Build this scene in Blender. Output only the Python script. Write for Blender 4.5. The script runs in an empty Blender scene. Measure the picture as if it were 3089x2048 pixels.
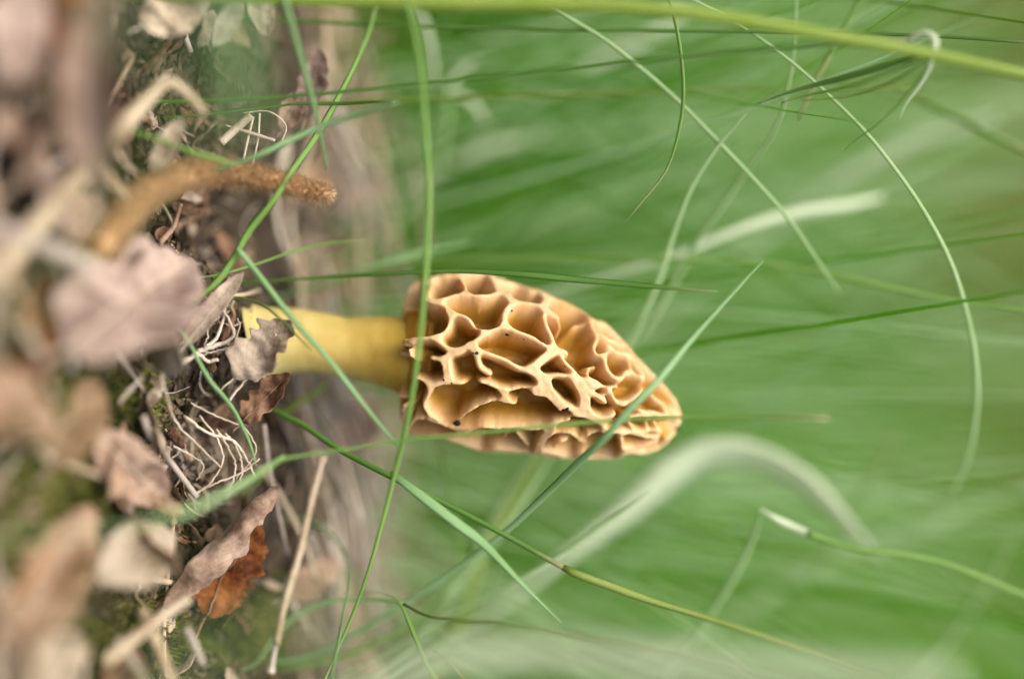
import bpy, math, random
import numpy as np
from mathutils import Vector, Matrix, noise, kdtree

R = math.radians
scene = bpy.context.scene
C = scene.collection

# ------------------------------------------------------------------ camera
# The photograph was taken with the camera turned on its side: world up points to the right of the picture.
PITCH = R(5.0)
FPX = 5806.0                        # focal length in source pixels (3089 x 2048)
FOCUS = 0.312                       # metres from lens to the front of the cap
DM = 0.325                          # distance of the mushroom's axis
FWD = Vector((0, math.cos(PITCH), -math.sin(PITCH)))
RGT = Vector((0, math.sin(PITCH), math.cos(PITCH)))
DWN = Vector((1, 0, 0))
CAM = Vector((0, -DM * math.cos(PITCH), 0.0704))
cam_data = bpy.data.cameras.new('camera')
cam = bpy.data.objects.new('camera', cam_data)
C.objects.link(cam)
cam.matrix_world = Matrix(((RGT.x, -DWN.x, -FWD.x, CAM.x), (RGT.y, -DWN.y, -FWD.y, CAM.y),
                           (RGT.z, -DWN.z, -FWD.z, CAM.z), (0, 0, 0, 1)))
cam_data.sensor_width = 36
cam_data.lens = 36 * FPX / 3089
cam_data.clip_start = 0.005
cam_data.clip_end = 300
cam_data.dof.use_dof = True
cam_data.dof.focus_distance = FOCUS + .001
cam_data.dof.aperture_fstop = cam_data.lens / 29.0     # 29 mm entrance pupil
scene.camera = cam

# ------------------------------------------------------------------ light: bright, soft shade
SUN_EL, SUN_AZ = R(58), R(205)      # azimuth clockwise from +Y
world = bpy.data.worlds.new('World')
scene.world = world
world.use_nodes = True
wn = world.node_tree
bg = wn.nodes['Background']
sky = wn.nodes.new('ShaderNodeTexSky')
sky.sky_type = 'NISHITA'
sky.sun_disc = False
sky.sun_elevation = SUN_EL
sky.sun_rotation = SUN_AZ
sky.air_density = 0.6
sky.dust_density = 6.0
sky.ozone_density = 0.6
wn.links.new(sky.outputs[0], bg.inputs[0])
bg.inputs[1].default_value = 0.15
sd = bpy.data.lights.new('sun', 'SUN')
sd.energy = 1.3
sd.angle = R(50)
sd.color = (1.0, 0.93, 0.82)
sun = bpy.data.objects.new('sun', sd)
C.objects.link(sun)
sdir = Vector((math.sin(SUN_AZ) * math.cos(SUN_EL), math.cos(SUN_AZ) * math.cos(SUN_EL), math.sin(SUN_EL)))
sun.rotation_euler = sdir.to_track_quat('Z', 'Y').to_euler()
sun.location = (0.5, -0.5, 2)

scene.view_settings.view_transform = 'Standard'
scene.view_settings.look = 'None'
scene.view_settings.gamma = 1.0
scene.view_settings.use_curve_mapping = False
scene.view_settings.exposure = 0.95
scene.render.engine = 'CYCLES'
scene.cycles.max_bounces = 6
scene.cycles.diffuse_bounces = 4
scene.cycles.glossy_bounces = 2
scene.cycles.caustics_reflective = False
scene.cycles.caustics_refractive = False
scene.cycles.use_denoising = True
scene.cycles.denoiser = 'OPENIMAGEDENOISE'
scene.cycles.use_adaptive_sampling = True
scene.cycles.adaptive_threshold = .02
scene.cycles.sample_clamp_indirect = 3.0

# ------------------------------------------------------------------ pixel helpers
K = 3089 / 2365.0                   # picture coordinates noted at 2365 px width


def unproj(sx, sy, d):
    return CAM + FWD * d + RGT * ((sx - 1544.5) / FPX * d) + DWN * ((sy - 1024) / FPX * d)


def PT(px, py, dz=0.0):
    """picture point (2365 wide) + millimetres behind (+) / before (-) the focal plane -> world"""
    return unproj(px * K, py * K, FOCUS + dz / 1000.0)


def smooth(a, b, x):
    t = min(1, max(0, (x - a) / (b - a)))
    return t * t * (3 - 2 * t)


PROF = [(-60, -0.30), (-3, -0.10), (-.3, -.060), (-.10, -.027), (-.055, -.024), (-.03, -.019), (-.012, -.010), (0.002, -0.001),
        (.05, .002), (.3, 0.0), (.8, .0)]
DIPS = []


def terrain(x, y, fine=True):
    if y >= 0.8:
        b = y - 0.8
        z = 0.30 * b * smooth(0, 1.2, b) if b < 9 else 2.7 + 0.35 * (1 - math.exp(-(b - 9) / 3.0))
    else:
        z = PROF[0][1]
        for (y0, z0), (y1, z1) in zip(PROF, PROF[1:]):
            if y0 <= y <= y1:
                t = (y - y0) / (y1 - y0)
                z = z0 + (z1 - z0) * t
                break
    r = max(abs(x), abs(y))
    if r < 3:
        z += 0.0035 * noise.noise((x * 38, y * 38, 1.7)) * (1 - smooth(1.0, 3, r))
        if fine and r < .6:
            z += 0.0012 * noise.noise((x * 160, y * 160, 4.1))
    if r > 1:
        z += 0.08 * noise.noise((x * .35, y * .35, 9.3)) * smooth(1, 4, r)
    for (dx, dy, rr, dep) in DIPS:
        q = ((x - dx) ** 2 + (y - dy) ** 2) / (rr * rr)
        if q < 6:
            z -= dep * math.exp(-q)
    return z


def GP(px, py, lift=0.0):
    """picture point -> where its sight line meets the ground (lifted by mm)"""
    d0 = unproj(px * K, py * K, 1.0) - CAM
    t = 0.15
    while t < 3.0:
        p = CAM + d0 * t
        if p.z - lift / 1000.0 <= terrain(p.x, p.y, False):
            return p
        t += 0.0008
    return CAM + d0 * 3.0


_h = GP(520, 525)
DIPS.append((_h.x, _h.y + .004, .010, .014))
_h = GP(470, 1000)
DIPS.append((_h.x, _h.y + .003, .010, .006))


DIPS.append((-.001, -.005, .011, -.0065))


# ------------------------------------------------------------------ materials
def nt(name):
    m = bpy.data.materials.new(name)
    m.use_nodes = True
    t = m.node_tree
    return m, t, t.nodes['Principled BSDF'], t.nodes['Material Output']


def N(t, kind, **kw):
    n = t.nodes.new(kind)
    for k, v in kw.items():
        if k in n.inputs.keys() if isinstance(k, str) else False:
            n.inputs[k].default_value = v
        else:
            setattr(n, k, v)
    return n


def ramp(t, stops):
    n = t.nodes.new('ShaderNodeValToRGB')
    e = n.color_ramp.elements
    e[0].position, e[0].color = stops[0][0], (*stops[0][1], 1)
    e[1].position, e[1].color = stops[-1][0], (*stops[-1][1], 1)
    for p, c in stops[1:-1]:
        k = e.new(p)
        k.color = (*c, 1)
    return n


def grass_mat(name, a, b, tip=None, rough=.42, transl=.4, spec=.45):
    """green blade: lengthwise veins, slow colour drift along the blade, light shining through"""
    m, t, p, out = nt(name)
    L = t.links
    tc = t.nodes.new('ShaderNodeTexCoord')
    nz = N(t, 'ShaderNodeTexNoise')
    nz.inputs['Scale'].default_value = 60
    nz.inputs['Detail'].default_value = 3
    L.new(tc.outputs['Object'], nz.inputs['Vector'])
    r = ramp(t, [(.3, a), (.7, b)])
    L.new(nz.outputs['Fac'], r.inputs[0])
    sep = t.nodes.new('ShaderNodeSeparateXYZ')
    L.new(tc.outputs['UV'], sep.inputs[0])
    mu = N(t, 'ShaderNodeMath', operation='MULTIPLY')
    mu.inputs[1].default_value = 44
    L.new(sep.outputs[0], mu.inputs[0])
    sn = N(t, 'ShaderNodeMath', operation='SINE')
    L.new(mu.outputs[0], sn.inputs[0])
    mr = t.nodes.new('ShaderNodeMapRange')
    mr.inputs[1].default_value, mr.inputs[2].default_value = -1, 1
    mr.inputs[3].default_value, mr.inputs[4].default_value = .82, 1.12
    L.new(sn.outputs[0], mr.inputs[0])
    mx = N(t, 'ShaderNodeMix', data_type='RGBA', blend_type='MULTIPLY')
    mx.inputs[0].default_value = 1
    L.new(r.outputs[0], mx.inputs[6])
    L.new(mr.outputs[0], mx.inputs[7])
    col = mx.outputs[2]
    if tip:
        mt = N(t, 'ShaderNodeMix', data_type='RGBA')
        rr = t.nodes.new('ShaderNodeMapRange')
        rr.inputs[1].default_value, rr.inputs[2].default_value = .9, 1.0
        L.new(sep.outputs[1], rr.inputs[0])
        L.new(rr.outputs[0], mt.inputs[0])
        L.new(col, mt.inputs[6])
        mt.inputs[7].default_value = (*tip, 1)
        col = mt.outputs[2]
    L.new(col, p.inputs['Base Color'])
    p.inputs['Roughness'].default_value = rough
    p.inputs['Specular IOR Level'].default_value = spec
    bp = t.nodes.new('ShaderNodeBump')
    bp.inputs['Strength'].default_value = .25
    bp.inputs['Distance'].default_value = .0002
    L.new(sn.outputs[0], bp.inputs['Height'])
    L.new(bp.outputs[0], p.inputs['Normal'])
    tr = t.nodes.new('ShaderNodeBsdfTranslucent')
    hs = t.nodes.new('ShaderNodeHueSaturation')
    hs.inputs['Value'].default_value = 1.5
    hs.inputs['Saturation'].default_value = 1.1
    L.new(col, hs.inputs['Color'])
    L.new(hs.outputs[0], tr.inputs[0])
    ms = t.nodes.new('ShaderNodeMixShader')
    ms.inputs[0].default_value = transl
    L.new(p.outputs[0], ms.inputs[1])
    L.new(tr.outputs[0], ms.inputs[2])
    L.new(ms.outputs[0], out.inputs[0])
    return m


def litter_mat(name, stops, scale=140, rough=.75, veins=False, transl=.12, bump=.4):
    m, t, p, out = nt(name)
    L = t.links
    tc = t.nodes.new('ShaderNodeTexCoord')
    oi = t.nodes.new('ShaderNodeObjectInfo')
    ad = N(t, 'ShaderNodeVectorMath', operation='ADD')
    L.new(tc.outputs['Object'], ad.inputs[0])
    L.new(oi.outputs['Random'], ad.inputs[1])
    nz = N(t, 'ShaderNodeTexNoise')
    nz.inputs['Scale'].default_value = scale
    nz.inputs['Detail'].default_value = 6
    nz.inputs['Roughness'].default_value = .62
    L.new(ad.outputs[0], nz.inputs['Vector'])
    n2 = N(t, 'ShaderNodeTexNoise')
    n2.inputs['Scale'].default_value = scale * 7
    n2.inputs['Detail'].default_value = 3
    L.new(ad.outputs[0], n2.inputs['Vector'])
    r = ramp(t, [(.5 + (p_ - .5) * .5, c_) for p_, c_ in stops])
    mf = N(t, 'ShaderNodeMath', operation='MULTIPLY_ADD')
    L.new(n2.outputs['Fac'], mf.inputs[0])
    mf.inputs[1].default_value = .35
    mf2 = N(t, 'ShaderNodeMath', operation='SUBTRACT')
    L.new(nz.outputs['Fac'], mf2.inputs[0])
    mf2.inputs[1].default_value = .175
    L.new(mf2.outputs[0], mf.inputs[2])
    L.new(mf.outputs[0], r.inputs[0])
    col = r.outputs[0]
    h = n2.outputs['Fac']
    if veins:
        sep = t.nodes.new('ShaderNodeSeparateXYZ')
        L.new(tc.outputs['UV'], sep.inputs[0])
        s0 = N(t, 'ShaderNodeMath', operation='SUBTRACT')
        s0.inputs[1].default_value = .5
        L.new(sep.outputs[0], s0.inputs[0])
        ab = N(t, 'ShaderNodeMath', operation='ABSOLUTE')
        L.new(s0.outputs[0], ab.inputs[0])
        m1 = N(t, 'ShaderNodeMath', operation='MULTIPLY')
        m1.inputs[1].default_value = -6
        L.new(ab.outputs[0], m1.inputs[0])
        m2 = N(t, 'ShaderNodeMath', operation='MULTIPLY_ADD')
        m2.inputs[1].default_value = 9
        L.new(sep.outputs[1], m2.inputs[0])
        L.new(m1.outputs[0], m2.inputs[2])
        fr = N(t, 'ShaderNodeMath', operation='PINGPONG')
        fr.inputs[1].default_value = .5
        L.new(m2.outputs[0], fr.inputs[0])
        lt = t.nodes.new('ShaderNodeMapRange')
        lt.inputs[1].default_value, lt.inputs[2].default_value = 0, .09
        lt.inputs[3].default_value, lt.inputs[4].default_value = 1, 0
        L.new(fr.outputs[0], lt.inputs[0])
        mv = N(t, 'ShaderNodeMix', data_type='RGBA', blend_type='MULTIPLY')
        mvf = N(t, 'ShaderNodeMath', operation='MULTIPLY')
        mvf.inputs[1].default_value = .45
        L.new(lt.outputs[0], mvf.inputs[0])
        L.new(mvf.outputs[0], mv.inputs[0])
        L.new(col, mv.inputs[6])
        mv.inputs[7].default_value = (.55, .42, .3, 1)
        col = mv.outputs[2]
    hv = t.nodes.new('ShaderNodeHueSaturation')
    rv = t.nodes.new('ShaderNodeMapRange')
    rv.inputs[3].default_value, rv.inputs[4].default_value = .8, 1.2
    L.new(oi.outputs['Random'], rv.inputs[0])
    L.new(rv.outputs[0], hv.inputs['Value'])
    L.new(col, hv.inputs['Color'])
    col = hv.outputs[0]
    L.new(col, p.inputs['Base Color'])
    p.inputs['Roughness'].default_value = rough
    p.inputs['Specular IOR Level'].default_value = .3
    bp = t.nodes.new('ShaderNodeBump')
    bp.inputs['Strength'].default_value = bump
    bp.inputs['Distance'].default_value = .0006
    L.new(h, bp.inputs['Height'])
    L.new(bp.outputs[0], p.inputs['Normal'])
    tr = t.nodes.new('ShaderNodeBsdfTranslucent')
    L.new(col, tr.inputs[0])
    ms = t.nodes.new('ShaderNodeMixShader')
    ms.inputs[0].default_value = transl
    L.new(p.outputs[0], ms.inputs[1])
    L.new(tr.outputs[0], ms.inputs[2])
    L.new(ms.outputs[0], out.inputs[0])
    return m


M = {}
M['fresh'] = grass_mat('grass_fresh', (.19, .36, .065), (.27, .45, .12), tip=(.45, .42, .25))
M['dark'] = grass_mat('grass_dark', (.09, .22, .03), (.15, .30, .06), tip=(.35, .35, .18))
M['yellow'] = grass_mat('grass_yellow_green', (.27, .40, .05), (.37, .48, .12))
M['teal'] = grass_mat('grass_glaucous', (.24, .43, .17), (.34, .53, .27), rough=.5)
M['pale'] = grass_mat('grass_pale', (.36, .54, .24), (.48, .63, .36), rough=.45)
M['whitish'] = grass_mat('grass_whitish_underside', (.60, .70, .50), (.72, .79, .62), rough=.4)
M['olive'] = grass_mat('grass_olive', (.16, .25, .03), (.24, .32, .06))
M['meadow'] = grass_mat('meadow_grass', (.080, .235, .014), (.135, .33, .042), transl=.5, spec=.08, rough=.7)
M['meadow_dark'] = grass_mat('meadow_grass_dark', (.065, .155, .008), (.12, .23, .02), transl=.45, spec=.06, rough=.7)
M['meadow_light'] = grass_mat('meadow_grass_light', (.33, .52, .23), (.45, .61, .35), transl=.45, spec=.25)
M['meadow_dry'] = grass_mat('meadow_grass_dry', (.15, .13, .03), (.22, .185, .055), transl=.35, spec=.06, rough=.7)
M['straw'] = litter_mat('dry_straw', [(0.25, (0.306, 0.23, 0.136)), (0.55, (0.468, 0.374, 0.246)), (0.8, (0.561, 0.476, 0.34))], 90, .6)
M['straw_grey'] = litter_mat('weathered_straw', [(.25, (.25, .21, .17)), (.55, (.42, .36, .30)), (.8, (.52, .46, .38))], 90, .7)
M['root'] = litter_mat('bleached_root', [(0.25, (0.425, 0.34, 0.238)), (0.55, (0.578, 0.493, 0.383)), (0.8, (0.646, 0.578, 0.476))], 200, .6)
M['tan'] = litter_mat('leaf_tan', [(0.25, (0.173, 0.101, 0.05)), (0.5, (0.302, 0.194, 0.115)), (0.75, (0.374, 0.259, 0.173))], 110, veins=True)
M['pink'] = litter_mat('leaf_pinkish', [(.25, (.19, .12, .08)), (.5, (.34, .24, .17)), (.75, (.45, .34, .255))], 110, veins=True)
M['mauve'] = litter_mat('leaf_mauve_grey', [(.25, (.15, .10, .075)), (.5, (.28, .21, .17)), (.75, (.37, .29, .24))], 110, veins=True)
M['grey'] = litter_mat('leaf_grey_beige', [(.25, (.24, .18, .12)), (.5, (.42, .34, .25)), (.75, (.54, .45, .34))], 150, veins=True)
M['rust'] = litter_mat('leaf_rust', [(.25, (.07, .018, .004)), (.5, (.20, .06, .010)), (.75, (.30, .11, .025))], 190, veins=True, transl=.2)
M['brown'] = litter_mat('leaf_dark_brown', [(.25, (.07, .035, .018)), (.5, (.16, .085, .045)), (.75, (.26, .15, .09))], 110, veins=True)
M['beige'] = litter_mat('leaf_pale_beige', [(0.25, (0.288, 0.238, 0.158)), (0.5, (0.418, 0.367, 0.274)), (0.75, (0.475, 0.432, 0.346))], 110, veins=True)
M['fuzz'] = litter_mat('fuzzy_stalk', [(.25, (.46, .27, .11)), (.5, (.60, .40, .19)), (.75, (.70, .52, .30))], 260, .9)
M['crumb'] = litter_mat('litter_crumb', [(.25, (.014, .010, .005)), (.5, (.05, .033, .018)), (.75, (.16, .12, .07))], 60, .85)
M['moss'] = litter_mat('moss', [(.25, (.06, .08, .01)), (.5, (.13, .15, .025)), (.75, (.24, .24, .06))], 120, .8, transl=.3)
M['speck'] = litter_mat('dirt_and_shade', [(.3, (.012, .009, .007)), (.7, (.04, .028, .02))], 500, .9)
M['white'] = litter_mat('white_grain', [(.3, (.75, .72, .62)), (.7, (.85, .82, .74))], 500, .5)


def soil_mat():
    m, t, p, out = nt('soil')
    L = t.links
    g = t.nodes.new('ShaderNodeNewGeometry')
    nz = N(t, 'ShaderNodeTexNoise')
    nz.inputs['Scale'].default_value = 90
    nz.inputs['Detail'].default_value = 8
    nz.inputs['Roughness'].default_value = .65
    L.new(g.outputs['Position'], nz.inputs['Vector'])
    near = ramp(t, [(.3, (.010, .008, .004)), (.5, (.040, .028, .014)), (.7, (.11, .078, .045))])
    L.new(nz.outputs['Fac'], near.inputs[0])
    n2 = N(t, 'ShaderNodeTexNoise')
    n2.inputs['Scale'].default_value = 3.2
    n2.inputs['Detail'].default_value = 5
    L.new(g.outputs['Position'], n2.inputs['Vector'])
    far = ramp(t, [(.35, (.08, .20, .012)), (.55, (.12, .21, .02)), (.7, (.16, .15, .045))])
    L.new(n2.outputs['Fac'], far.inputs[0])
    sep = t.nodes.new('ShaderNodeSeparateXYZ')
    L.new(g.outputs['Position'], sep.inputs[0])
    thatch = ramp(t, [(.3, (.19, .15, .09)), (.5, (.34, .28, .19)), (.7, (.48, .41, .30))])
    L.new(nz.outputs['Fac'], thatch.inputs[0])
    mt = t.nodes.new('ShaderNodeMapRange')
    mt.inputs[1].default_value, mt.inputs[2].default_value = .018, .055
    L.new(sep.outputs[1], mt.inputs[0])
    mxt = N(t, 'ShaderNodeMix', data_type='RGBA')
    L.new(mt.outputs[0], mxt.inputs[0])
    L.new(near.outputs[0], mxt.inputs[6])
    L.new(thatch.outputs[0], mxt.inputs[7])
    mr = t.nodes.new('ShaderNodeMapRange')
    mr.inputs[1].default_value, mr.inputs[2].default_value = .40, 1.0
    L.new(sep.outputs[1], mr.inputs[0])
    mx = N(t, 'ShaderNodeMix', data_type='RGBA')
    L.new(mr.outputs[0], mx.inputs[0])
    L.new(mxt.outputs[2], mx.inputs[6])
    L.new(far.outputs[0], mx.inputs[7])
    L.new(mx.outputs[2], p.inputs['Base Color'])
    p.inputs['Roughness'].default_value = .9
    bp = t.nodes.new('ShaderNodeBump')
    bp.inputs['Strength'].default_value = .7
    bp.inputs['Distance'].default_value = .001
    L.new(nz.outputs['Fac'], bp.inputs['Height'])
    L.new(bp.outputs[0], p.inputs['Normal'])
    return m


def cap_mat():
    m, t, p, out = nt('morel_cap')
    L = t.links
    at = t.nodes.new('ShaderNodeAttribute')
    at.attribute_name = 'ridge'
    tc = t.nodes.new('ShaderNodeTexCoord')
    nz = N(t, 'ShaderNodeTexNoise')
    nz.inputs['Scale'].default_value = 170
    nz.inputs['Detail'].default_value = 5
    L.new(tc.outputs['Object'], nz.inputs['Vector'])
    pit = ramp(t, [(.3, (.33, .155, .014)), (.55, (.43, .235, .03)), (.75, (.50, .30, .055))])
    L.new(nz.outputs['Fac'], pit.inputs[0])
    rid = ramp(t, [(.28, (.50, .26, .085)), (.42, (.61, .41, .205)), (.75, (.68, .50, .29))])
    L.new(nz.outputs['Fac'], rid.inputs[0])
    mx = N(t, 'ShaderNodeMix', data_type='RGBA')
    L.new(at.outputs['Fac'], mx.inputs[0])
    L.new(pit.outputs[0], mx.inputs[6])
    L.new(rid.outputs[0], mx.inputs[7])
    L.new(mx.outputs[2], p.inputs['Base Color'])
    p.inputs['Roughness'].default_value = .55
    p.inputs['Specular IOR Level'].default_value = .35
    p.inputs['Subsurface Weight'].default_value = .35
    p.inputs['Subsurface Radius'].default_value = (1.0, .45, .15)
    p.inputs['Subsurface Scale'].default_value = .0022
    n2 = N(t, 'ShaderNodeTexNoise')
    n2.inputs['Scale'].default_value = 1500
    n2.inputs['Detail'].default_value = 3
    L.new(tc.outputs['Object'], n2.inputs['Vector'])
    bp = t.nodes.new('ShaderNodeBump')
    bp.inputs['Strength'].default_value = .25
    bp.inputs['Distance'].default_value = .0003
    L.new(n2.outputs['Fac'], bp.inputs['Height'])
    L.new(bp.outputs[0], p.inputs['Normal'])
    return m


def stem_mat():
    m, t, p, out = nt('morel_stem')
    L = t.links
    tc = t.nodes.new('ShaderNodeTexCoord')
    nz = N(t, 'ShaderNodeTexNoise')
    nz.inputs['Scale'].default_value = 120
    nz.inputs['Detail'].default_value = 4
    L.new(tc.outputs['Object'], nz.inputs['Vector'])
    nz.inputs['Scale'].default_value = 260
    nz.inputs['Detail'].default_value = 7
    up_ = ramp(t, [(.3, (.42, .27, .028)), (.55, (.48, .325, .042)), (.75, (.54, .375, .065))])
    lo_ = ramp(t, [(.3, (.48, .40, .13)), (.55, (.54, .46, .17)), (.75, (.59, .51, .21))])
    L.new(nz.outputs['Fac'], up_.inputs[0])
    L.new(nz.outputs['Fac'], lo_.inputs[0])
    sp = t.nodes.new('ShaderNodeSeparateXYZ')
    L.new(tc.outputs['Object'], sp.inputs[0])
    mr = t.nodes.new('ShaderNodeMapRange')
    mr.inputs[1].default_value, mr.inputs[2].default_value = .002, .022
    L.new(sp.outputs[2], mr.inputs[0])
    r = N(t, 'ShaderNodeMix', data_type='RGBA')
    L.new(mr.outputs[0], r.inputs[0])
    L.new(lo_.outputs[0], r.inputs[6])
    L.new(up_.outputs[0], r.inputs[7])
    L.new(r.outputs[2], p.inputs['Base Color'])
    p.inputs['Roughness'].default_value = .6
    p.inputs['Subsurface Weight'].default_value = .6
    p.inputs['Subsurface Radius'].default_value = (1, .65, .25)
    p.inputs['Subsurface Scale'].default_value = .004
    bp = t.nodes.new('ShaderNodeBump')
    bp.inputs['Strength'].default_value = .4
    bp.inputs['Distance'].default_value = .0005
    L.new(nz.outputs['Fac'], bp.inputs['Height'])
    L.new(bp.outputs[0], p.inputs['Normal'])
    return m


M['soil'] = soil_mat()
M['cap'] = cap_mat()
M['stem'] = stem_mat()


# ------------------------------------------------------------------ object helpers
def mesh(name, verts, faces, mat, uvs=None, smooth_=True):
    me = bpy.data.meshes.new(name)
    me.from_pydata([tuple(v) for v in verts], [], faces)
    if uvs is not None:
        ul = me.uv_layers.new(name='UVMap')
        vi = np.empty(len(me.loops), dtype=np.int32)
        me.loops.foreach_get('vertex_index', vi)
        ul.data.foreach_set('uv', np.asarray(uvs, dtype=np.float32)[vi].ravel())
    if smooth_:
        me.polygons.foreach_set('use_smooth', np.ones(len(me.polygons), dtype=bool))
    me.materials.append(M[mat] if isinstance(mat, str) else mat)
    me.update()
    return me


def add(name, me, parent=None, label=None, cat=None, group=None, kind=None):
    o = bpy.data.objects.new(name, me)
    C.objects.link(o)
    if parent:
        o.parent = parent
    for k, v in (('label', label), ('category', cat), ('group', group), ('kind', kind)):
        if v:
            o[k] = v
    return o


def spline(pts, n):
    """Catmull-Rom through 3D points, n samples, roughly even in length"""
    P = [Vector(p) for p in pts]
    if len(P) == 2:
        return [P[0].lerp(P[1], i / (n - 1)) for i in range(n)]
    P = [P[0] * 2 - P[1]] + P + [P[-1] * 2 - P[-2]]
    dense = []
    for i in range(1, len(P) - 2):
        a, b, c, d = P[i - 1:i + 3]
        for j in range(24):
            t = j / 24
            dense.append(.5 * (2 * b + (c - a) * t + (2 * a - 5 * b + 4 * c - d) * t * t + (3 * b - a - 3 * c + d) * t ** 3))
    dense.append(P[-2])
    acc = [0]
    for p, q in zip(dense, dense[1:]):
        acc.append(acc[-1] + (q - p).length)
    out, k = [], 0
    for i in range(n):
        s = acc[-1] * i / (n - 1)
        while k < len(acc) - 2 and acc[k + 1] < s:
            k += 1
        t = (s - acc[k]) / max(1e-12, acc[k + 1] - acc[k])
        out.append(dense[k].lerp(dense[k + 1], min(1, t)))
    return out


def interp(tab, t):
    for (a, va), (b, vb) in zip(tab, tab[1:]):
        if t <= b:
            return va + (vb - va) * max(0, (t - a) / max(1e-9, b - a))
    return tab[-1][1]


def sweep(path, width, shape, roll=0.0, twist=0.0, thick=None, jitter=0, seed=0, view=None):
    """sweep a closed cross-section along a path. width(t) full width in m. shape: 'stem' | 'blade' | 'flat'"""
    n = len(path)
    rnd = random.Random(seed)
    if shape == 'stem':
        sec = [(math.cos(a), math.sin(a)) for a in [2 * math.pi * i / 8 for i in range(8)]]
    elif shape == 'blade':      # V-folded ribbon with real thickness
        sec = [(-1, .34), (-.5, .12), (0, -.06), (.5, .12), (1, .34), (.5, .30), (0, .12), (-.5, .30)]
    else:
        sec = [(-1, .05), (-.5, -.06), (0, -.1), (.5, -.06), (1, .05), (.5, .08), (0, .05), (-.5, .08)]
    m = len(sec)
    V, UV = [], []
    prev = None
    for i, p in enumerate(path):
        t = i / (n - 1)
        tg = (path[min(n - 1, i + 1)] - path[max(0, i - 1)]).normalized()
        vd = (p - CAM).normalized() if view is None else view
        if prev is None:
            side = tg.cross(vd)
            if side.length < 1e-4:
                side = tg.cross(RGT)
            side.normalize()
        else:
            side = (prev - tg * prev.dot(tg)).normalized()
        prev = side
        ang = roll + twist * t
        nr = side.cross(tg)
        s2 = side * math.cos(ang) + nr * math.sin(ang)
        n2 = nr * math.cos(ang) - side * math.sin(ang)
        h = max(width(t), 2e-5) / 2
        if jitter:
            h *= 1 + rnd.uniform(-jitter, jitter)
        for (a, b) in sec:
            V.append(p + s2 * (a * h) + n2 * (b * h))
            UV.append(((a + 1) / 2, t))
    F = []
    for i in range(n - 1):
        for j in range(m):
            k = (j + 1) % m
            F.append((i * m + j, i * m + k, (i + 1) * m + k, (i + 1) * m + j))
    F.append(tuple(reversed(range(m))))
    F.append(tuple(range((n - 1) * m, n * m)))
    return V, F, UV


def to_ground(e, tan, sink=.001):
    """continue a blade from its end e down into the ground"""
    g0 = terrain(e.x, e.y)
    hgt = max(.002, e.z - g0)
    th = Vector((tan.x, tan.y, 0))
    G = e + th * (hgt * .8)
    G.z = terrain(G.x, G.y) - sink
    c1 = e + tan * (hgt * .5)
    c2 = G + Vector((0, 0, hgt * .35))
    pts = []
    for i in range(1, 5):
        t = i / 4
        pts.append(e * (1 - t) ** 3 + c1 * (3 * t * (1 - t) ** 2) + c2 * (3 * t * t * (1 - t)) + G * t ** 3)
    return pts


def blade(name, label, cat, pts, w, mat, shape='blade', anchor=None, roll=0., twist=0., group=None, n=40, parent=None, sink=.001):
    """pts: (px, py, dz) picture points; w: [(t, width in picture px at that depth)]; anchor: 's' continue the first point to the ground"""
    W = [PT(*p) for p in pts]
    px = FOCUS / FPX * K
    ext0 = 0
    if anchor == 's':
        tan = (W[0] - W[1]).normalized()
        ex = to_ground(W[0], tan, sink)
        W = list(reversed(ex)) + W
        l_ext = sum((a - b).length for a, b in zip(W[:len(ex)], W[1:len(ex) + 1]))
        l_all = sum((a - b).length for a, b in zip(W, W[1:]))
        ext0 = l_ext / l_all
        n = int(n * (1 + ext0))
    path = spline(W, n)
    if W[-1].x < W[0].x:
        roll = -roll             # the face seen is turned to the sky

    def width(t):
        u = 0 if t < ext0 else (t - ext0) / (1 - ext0)
        return interp(w, u) * px * .84
    V, F, UV = sweep(path, width, shape, roll, twist)
    o0 = path[0] if parent is None else Vector((0, 0, 0))
    me = mesh(name, [v - o0 for v in V], F, mat, UV)
    o = add(name, me, parent, label, cat, group)
    if parent is None:
        o.location = o0
    return o


# ------------------------------------------------------------------ ground
def axis_coords(lo, hi, dense_lo, dense_hi, step, grow=1.25):
    a = list(np.arange(dense_lo, dense_hi + step / 2, step))
    s, v = step, dense_hi
    while v < hi:
        s *= grow
        v += s
        a.append(min(v, hi))
    s, v = step, dense_lo
    while v > lo:
        s *= grow
        v -= s
        a.insert(0, max(v, lo))
    return a


gx = axis_coords(-60, 60, -.12, .12, .0018)
gy = axis_coords(-60, 60, -.14, .16, .0018, 1.12)
nv = len(gx)
V = [(x, y, terrain(x, y)) for y in gy for x in gx]
F = [(j * nv + i, j * nv + i + 1, (j + 1) * nv + i + 1, (j + 1) * nv + i) for j in range(len(gy) - 1) for i in range(nv - 1)]
add('ground', mesh('ground', V, F, 'soil'), kind='structure', label='bare brown soil under the leaf litter rising to a grassy bank')

# ------------------------------------------------------------------ the morel
TOP = [(1222, 950), (1220, 915), (1228, 880), (1245, 855), (1270, 838), (1340, 823), (1465, 820), (1510, 838), (1570, 858), (1640, 880), (1700, 905),
       (1760, 943), (1830, 980), (1900, 1050), (1955, 1112), (2010, 1168), (2038, 1205), (2052, 1240), (2054, 1262)]
BOT = [(1214, 1180), (1208, 1230), (1207, 1262), (1216, 1290), (1238, 1312), (1338, 1328), (1381, 1338), (1423, 1353), (1455, 1363), (1540, 1366), (1622, 1369),
       (1669, 1381), (1760, 1383), (1855, 1383), (1944, 1373), (1973, 1364), (2003, 1345), (2025, 1320), (2045, 1292), (2054, 1262)]


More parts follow.
